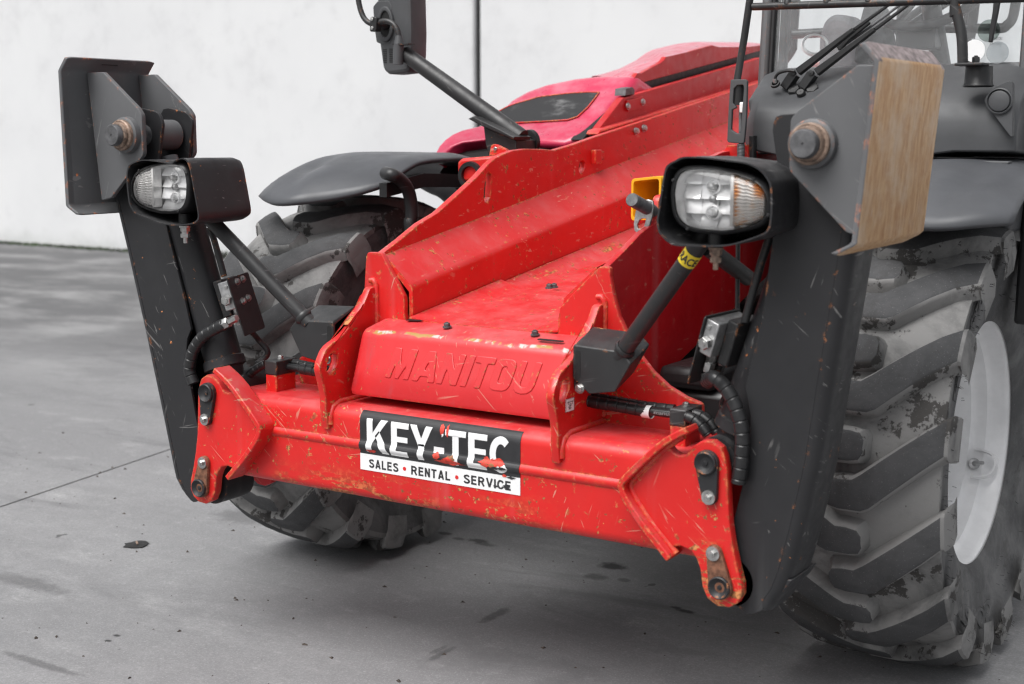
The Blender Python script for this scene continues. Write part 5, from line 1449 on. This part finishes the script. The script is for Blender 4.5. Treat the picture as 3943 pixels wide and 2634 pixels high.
# windscreen, leaning back a little
LEAN = .08
def gp(x, z, off=0.0): return Vector((x, 1.215 + (z - 1.65) * LEAN + off, z))
b = MB(); b.add([gp(.40, 1.64), gp(1.115, 1.64), gp(1.115, 2.75), gp(.40, 2.75)], [(0, 1, 2, 3)]); b.build('windscreen', 'glass', cab, smooth=0)
def post(name, x0, x1, z0, z1, mat, dy0, dy1, bevel=.008):
    b = MB(); b.loft([[gp(x0, z, dy0), gp(x1, z, dy0), gp(x1, z, dy1), gp(x0, z, dy1)] for z in (z0, z1)]); return b.build(name, mat, cab, bevel=bevel)
post('pillar', .358, .392, 1.40, 2.75, 'grey_steel', -.01, .06, .012)
post('windscreen_seal', .393, .407, 1.62, 2.75, 'seal', -.012, .03, .004)
post('side_pillar', .408, .432, 1.645, 2.75, 'grey_steel', .02, .05, .006)
post('pillar', 1.150, 1.195, .95, 2.75, 'seal', -.02, .10, .010)
post('side_pillar', 1.112, 1.150, 1.62, 2.75, 'grey_steel', -.004, .05, .006)
post('door_seal', 1.197, 1.225, .9, 2.75, 'black_tube', .02, .12, .010)
for z in (1.74, 1.52): 
    b = MB(); b.lathe([(-.01, .014), (.012, .014), (.016, .010), (.016, .001)], (1.172, 1.19 + (z - 1.65) * LEAN, z), (0, -1, 0), 18); b.build('door_hinge', 'blackplastic', cab, smooth=40)
# cab behind the glass: roof, rear frame, floor console
b = MB(); b.box((.36, 1.2, 2.75), (1.2, 2.8, 2.85)); b.build('roof', 'blackplastic', cab, bevel=.02)
b = MB()
for x in (.42, .66, .90, 1.14): b.tube([(x, 2.35, 1.45), (x, 2.35, 2.75)], .016, 10)
o = b.build('rear_bars', 'blackplastic', cab, smooth=50); o.name = 'rear_bar'; o['kind'] = 'stuff'
rb = [(-0.033, 2.3, 1.699), (0.024, 2.3, 1.766), (0.031, 2.3, 1.829)]
b = MB(); b.tube(smooth_line([rb[0], rb[1], rb[2], (rb[2][0] + .02, 2.3, rb[2][2] + .5)], 5), .017, 12); b.build('rear_frame', 'blackplastic', cab, smooth=50)
hb = [(0.069, 2.2, 1.820), (0.425, 2.2, 1.825), (0.585, 2.2, 1.823), (0.797, 2.2, 1.813), (0.831, 2.2, 1.823), (0.849, 2.2, 1.847), (0.857, 2.2, 1.904)]
b = MB(); b.tube(smooth_line(hb, 5), .017, 12); b.build('rear_frame', 'blackplastic', cab, smooth=50)
vb = [(0.710, 2.2, 1.783), (0.714, 2.2, 1.818), (0.721, 2.2, 1.910)]
b = MB(); b.tube(vb, .018, 12); b.build('rear_frame', 'blackplastic', cab, smooth=50)
db = [(0.584, 1.8, 1.777), (0.751, 1.8, 1.879)]
b = MB(); b.tube(db, .014, 12); b.build('diagonal_bar', 'blackplastic', cab, smooth=50)
db = [(0.605, 1.8, 1.820), (0.700, 1.8, 1.881)]
b = MB(); b.tube(db, .012, 12); b.build('diagonal_bar', 'blackplastic', cab, smooth=50)
# seat back and steering column
sb = [(0.28, 1.782), (0.295, 1.84), (0.327, 1.862), (0.376, 1.856), (0.417, 1.827), (0.423, 1.778)]
plate('seat_back', rnd([tuple(p) for p in sb] + [(sb[-1][0], 1.3), (sb[0][0], 1.3)], .05, 5), 'y', 1.9, 2.02, 'greycloth', cab, bev=.02)
cl = [(0.575, 1.855), (0.623, 1.846), (0.644, 1.768), (0.666, 1.67), (0.545, 1.673), (0.562, 1.8)]
plate('console', rnd([tuple(p) for p in cl], .02, 4), 'y', 1.50, 1.60, 'plastic', cab, bev=.01)
q = (0.711, 1.6, 1.834)
b = MB(); loops = []
cc = Vector((q[0] + .02, 1.62, q[2] + .08)); axn = Vector((0, -.75, .66)); e1 = Vector((1, 0, 0)); e2 = axn.cross(e1).normalized()
ringp = [cc + (e1 * math.cos(2 * math.pi * i / 40) + e2 * math.sin(2 * math.pi * i / 40)) * .18 for i in range(41)]
b.tube(ringp, .016, 12, cap=False); b.build('steering_wheel', 'blackplastic', cab, smooth=60)
b = MB(); b.tube([cc, cc - axn * .25 + Vector((0, .02, -.1))], .03, 14); b.build('steering_column', 'plastic', cab, smooth=50)
b = MB()
for a in (.3, 2.4, 4.4): b.tube([cc, cc + (e1 * math.cos(a) + e2 * math.sin(a)) * .17], .011, 8)
b.build('wheel_spoke', 'blackplastic', cab, smooth=50)
ls_ = [(0.625, 1.7, 1.761), (0.749, 1.7, 1.759), (0.75, 1.7, 1.748), (0.625, 1.7, 1.754)]
b = MB(); b.box((ls_[0][0], 1.66, ls_[0][2] - .04), (ls_[1][0], 1.74, ls_[0][2] + .03)); b.build('instrument_panel', 'blackplastic', cab, bevel=.008)
b = MB(); b.box((.42, 1.36, 1.50), (1.10, 1.60, 1.60)); b.build('dashboard', 'plastic', cab, bevel=.03)
# pale ring that stands in for a reflection in the screen
q = (0.424, 1.5, 1.738)
b = MB(); b.lathe([(0, .040), (-.006, .044), (-.010, .040), (-.006, .034), (0, .032)], (q[0], 1.5, q[2]), (.5, -1, .7), 30); b.build('reflection_ring', 'whitedisc', cab, smooth=60)

# guard in front of the screen
gd = joint('screen_guard', T, (.75, .97, 1.8))
ga = [(0.441, 0.97, 1.813), (1.004, 0.97, 1.803)]
a0_, a1_ = Vector(ga[0]), Vector(ga[1]); dx_ = (a1_ - a0_)
b = MB(); b.tube([a0_, a0_ + dx_ * 1.45], .0105, 16); b.build('cross_bar', 'black_tube', gd, smooth=50)
for x in [0.544, 0.657, 0.773]:
    b = MB(); z = a0_.z + (x - a0_.x) * dx_.z / dx_.x; b.tube([(x, .97, z), (x, .985, z + .5)], .008, 12); b.build('upright', 'black_tube', gd, smooth=50)
    b = MB(); b.lathe([(-.002, .012), (.004, .011), (.010, .009)], (x, .97, z + .006), (0, 0, 1), 14); b.build('weld_seam', 'black_tube', gd, smooth=60)
lf = [(0.432, 0.97, 1.837), (0.418, 0.97, 1.732), (0.399, 0.97, 1.612), (0.408, 0.97, 1.587)]
b = MB(); b.tube([Vector(lf[0]) + (Vector(lf[0]) - Vector(lf[1])) * 2.5] + [Vector(q) for q in lf], .0105, 14); b.build('side_bar', 'black_tube', gd, smooth=50)
rf = [(1.002, 0.97, 1.809), (1.004, 0.97, 1.786), (1.008, 0.97, 1.768), (1.021, 0.97, 1.721), (1.026, 0.97, 1.685), (1.029, 0.97, 1.638)]
b = MB(); b.tube(smooth_line([Vector(rf[0]) + Vector((0, 0, .5))] + [Vector(q) for q in rf], 5), .0135, 14); b.build('side_bar', 'black_tube', gd, smooth=60)
q0 = (1.013, 0.97, 1.640); q1 = (1.086, 0.97, 1.640)
b = MB(); b.box((q0[0], .95, q0[2] - .004), (q1[0], 1.01, q0[2] + .003)); b.build('foot_plate', 'black_tube', gd, bevel=.002)
q = (1.058, 1.02, 1.627)
b = MB(); b.lathe([(-.035, .036), (-.032, .040), (-.026, .036), (.018, .034), (.018, .001)], (q[0], 1.02, q0[2] - .022), (0, 0, 1), 26); b.build('rubber_mount', 'blackplastic', gd, smooth=40)
bolt((q[0], .985, q0[2] + .003), (0, 0, 1), .010, .016, gd, mat='blackplastic')
# pressed link that carries the lower left corner of the guard
lk = [(0.39, 1.612), (0.393, 1.613), (0.435, 1.613), (0.44, 1.607), (0.44, 1.51), (0.435, 1.437), (0.43, 1.434), (0.387, 1.437), (0.383, 1.443), (0.385, 1.526), (0.387, 1.572)]
l1 = [(0.399, 1.587), (0.41, 1.597), (0.429, 1.598), (0.431, 1.587), (0.429, 1.548), (0.403, 1.549), (0.398, 1.563)]
l2 = [(0.396, 1.53), (0.412, 1.535), (0.401, 1.544), (0.425, 1.544), (0.427, 1.525), (0.424, 1.462), (0.41, 1.463), (0.395, 1.474)]
l1 = [(0.4, 1.587), (0.41, 1.597), (0.429, 1.598), (0.431, 1.587), (0.429, 1.555), (0.427, 1.525), (0.425, 1.462), (0.411, 1.463), (0.395, 1.473), (0.396, 1.529), (0.411, 1.535), (0.398, 1.547)]
plate('corner_link', [rnd([tuple(p) for p in lk], .006, 3), rnd([tuple(p) for p in l1], .004, 3)], 'y', .945, .957, 'plastic', gd, bev=.002)
bt = (0.405, 0.97, 1.572)
b = MB(); b.cyl((bt[0], .972, bt[2] - .03), (0, 0, 1), .021, .062, 20); b.cyl((bt[0], .972, bt[2] + .032), (0, 0, 1), .024, .005, 20); b.build('rubber_buffer', 'blackplastic', gd, smooth=40)
wt_ = (0.421, 0.955, 1.536)
b = MB(); b.box((wt_[0] - .006, .952, wt_[2] - .016), (wt_[0] + .006, .964, wt_[2] + .014)); b.build('cable_end', 'white_ink', gd, bevel=.003)
rd = [(0.416, 0.96, 1.528), (0.418, 0.96, 1.432)]
b = MB(); b.tube(rd, .005, 10); b.build('rod', 'greypin', gd, smooth=50)
spr = [(0.422, 0.955, 1.433), (0.423, 0.955, 1.382)]
s0, s1 = Vector(spr[0]), Vector(spr[1]); nt_ = 13
b = MB(); b.tube([s0.lerp(s1, i / (nt_ * 12)) + Vector((math.cos(2 * math.pi * i / 12), math.sin(2 * math.pi * i / 12), 0)) * .009 for i in range(nt_ * 12 + 1)], .0024, 6); b.tube([s0, s1 + (s1 - s0) * 2.2], .005, 10)
b.build('spring', 'greypin', gd, smooth=60)
tg = [(0.358, 1.416), (0.365, 1.429), (0.43, 1.431), (0.432, 1.376), (0.299, 1.374), (0.31, 1.393), (0.33, 1.406)]
th_ = [(0.398, 1.416), (0.403, 1.421), (0.413, 1.421), (0.419, 1.416), (0.415, 1.409), (0.403, 1.409)]
plate('hinge_tab', [[tuple(p) for p in tg], [tuple(p) for p in th_]], 'y', .985, .997, 'red', gd, bev=.002)
bp_ = [(0.428, 1.456), (0.442, 1.456), (0.444, 1.376), (0.43, 1.375)]
plate('guide_post', [tuple(p) for p in bp_], 'y', .995, 1.02, 'black_tube', gd, bev=.002)

# wipers
wp = joint('wiper', T, (.55, 1.14, 1.6))
wn = Vector((0, -1, LEAN)).normalized()
def arm(pts, w0, w1, name, mat, th=.014):
    P = [Vector(p) for p in pts]; loops = []
    for i, p in enumerate(P):
        t = (P[min(i + 1, len(P) - 1)] - P[max(i - 1, 0)]).normalized(); sd_ = t.cross(wn).normalized()
        k = w0 + (w1 - w0) * i / (len(P) - 1)
        loops.append([p + sd_ * k, p + sd_ * k * .8 + wn * th, p - sd_ * k * .8 + wn * th, p - sd_ * k])
    b = MB(); b.loft(loops); return b.build(name, mat, wp, bevel=.002)
W1 = [(0.48, 1.135, 1.591), (0.507, 1.139, 1.632), (0.516, 1.139, 1.637), (0.675, 1.148, 1.752), (0.768, 1.153, 1.815)]
W2 = [(0.535, 1.135, 1.59), (0.562, 1.139, 1.631), (0.572, 1.139, 1.635), (0.734, 1.148, 1.75), (0.826, 1.153, 1.815)]
W3 = [(1.055, 1.184, 1.823), (1.053, 1.181, 1.787), (1.048, 1.177, 1.738), (1.045, 1.174, 1.705)]
for W in (W1, W2):
    arm(W[:2], .016, .017, 'wiper_knuckle', 'blackplastic', .024)
    arm(W[2:4], .013, .007, 'wiper_arm', 'blackplastic', .016)
    arm(W[3:5], .0055, .0045, 'wiper_rod', 'blackplastic', .008)
    d_ = (Vector(W[4]) - Vector(W[3])); arm([W[4], Vector(W[4]) + d_ * 1.2], .0045, .0045, 'wiper_rod', 'blackplastic', .008)
    p = Vector(W[1]) + wn * .016; b = MB(); b.lathe([(-.001, .008), (.012, .008), (.013, .001)], p, wn, 16); b.build('wiper_pivot', 'blackplastic', wp, smooth=40)
b3 = [(0.617, 1.184, 1.701), (0.646, 1.187, 1.731), (0.704, 1.19, 1.774)]
arm(b3, .010, .006, 'wiper_blade', 'blackplastic', .010)
b4 = [(0.612, 1.194, 1.7), (0.711, 1.199, 1.767), (0.793, 1.204, 1.825)]
arm(b4, .004, .004, 'wiper_blade', 'greypin', .006)
arm(W3, .010, .006, 'wiper_blade', 'blackplastic', .010)
for q in [(0.508, 1.11, 1.583), (0.564, 1.11, 1.584)]:
    b = MB(); b.hexa(Vector(q) + Vector((0, .02, 0)), (0, -.8, .6), .020, .016); b.cyl(Vector(q) + Vector((0, .045, -.02)), (0, -.8, .6), .014, .03, 14); b.build('spindle_nut', 'blackplastic', wp, smooth=30)
q = (0.542, 1.09, 1.578)
b = MB(); b.lathe([(-.012, .013), (.0, .013), (.004, .010), (.004, .001)], q, (0, -.8, .6), 16); b.build('cap', 'blackplastic', wp, smooth=40)
q = (0.464, 1.09, 1.604)
b = MB(); b.lathe([(-.004, .014), (.003, .013), (.003, .009), (-.006, .008), (-.006, .001)], q, (0, -.75, .66), 18); b.build('grommet', 'blackplastic', wp, smooth=40)
hs3 = [(0.464, 1.09, 1.606), (0.465, 1.09, 1.624), (0.477, 1.09, 1.635), (0.501, 1.09, 1.640), (0.523, 1.09, 1.638)]
b = MB(); b.tube(smooth_line(hs3, 5), .0045, 10); b.build('washer_hose', 'hose', wp, smooth=60)
b = MB(); b.tube([hs3[0], Vector(hs3[0]) + Vector((0, -.002, .012))], .006, 10); b.build('washer_nozzle', 'zinc', wp, smooth=60)

# round stickers and small print on the glass
def disc(c, y, r, mat, name, th=.002):
    b = MB(); b.cyl((c[0], y, c[2]), wn, r, th, 36); return b.build(name, mat, cab, smooth=30)
d1_ = [(0.994, 1.203, 1.686), (1.03, 1.207, 1.739), (1.057, 1.202, 1.679)]
disc(d1_[0], d1_[0][1], .0300, 'whitedisc', 'round_sticker', .003)
disc(d1_[1], d1_[1][1], .0300, 'stickergrey', 'round_sticker')
disc(d1_[2], d1_[2][1], .0300, 'glass', 'round_sticker')
tl = [(1.036, 1.21, 1.714), (1.065, 1.211, 1.72), (1.039, 1.21, 1.709), (1.054, 1.21, 1.712), (1.033, 1.209, 1.701), (1.064, 1.209, 1.702)]
for txt, i, h_, sh in (('MANITOU', 0, .0075, .2), ('43R-0051', 4, .0045, 0)):
    me, tw, t2 = text_mesh(txt, .02, .0003, shear=sh, bold=.0002)
    wd = (Vector(tl[i + 1]) - Vector(tl[i])).length
    me.transform(Matrix.Translation(tl[i]) @ Matrix(((1, 0, 0, 0), (0, 0, -1, 0), (0, 1, 0, 0), (0, 0, 0, 1))) @ Matrix.Diagonal((wd / tw, h_ / t2, 1, 1)))
    link('glass_print', me, 'black_ink', cab, smooth=0)
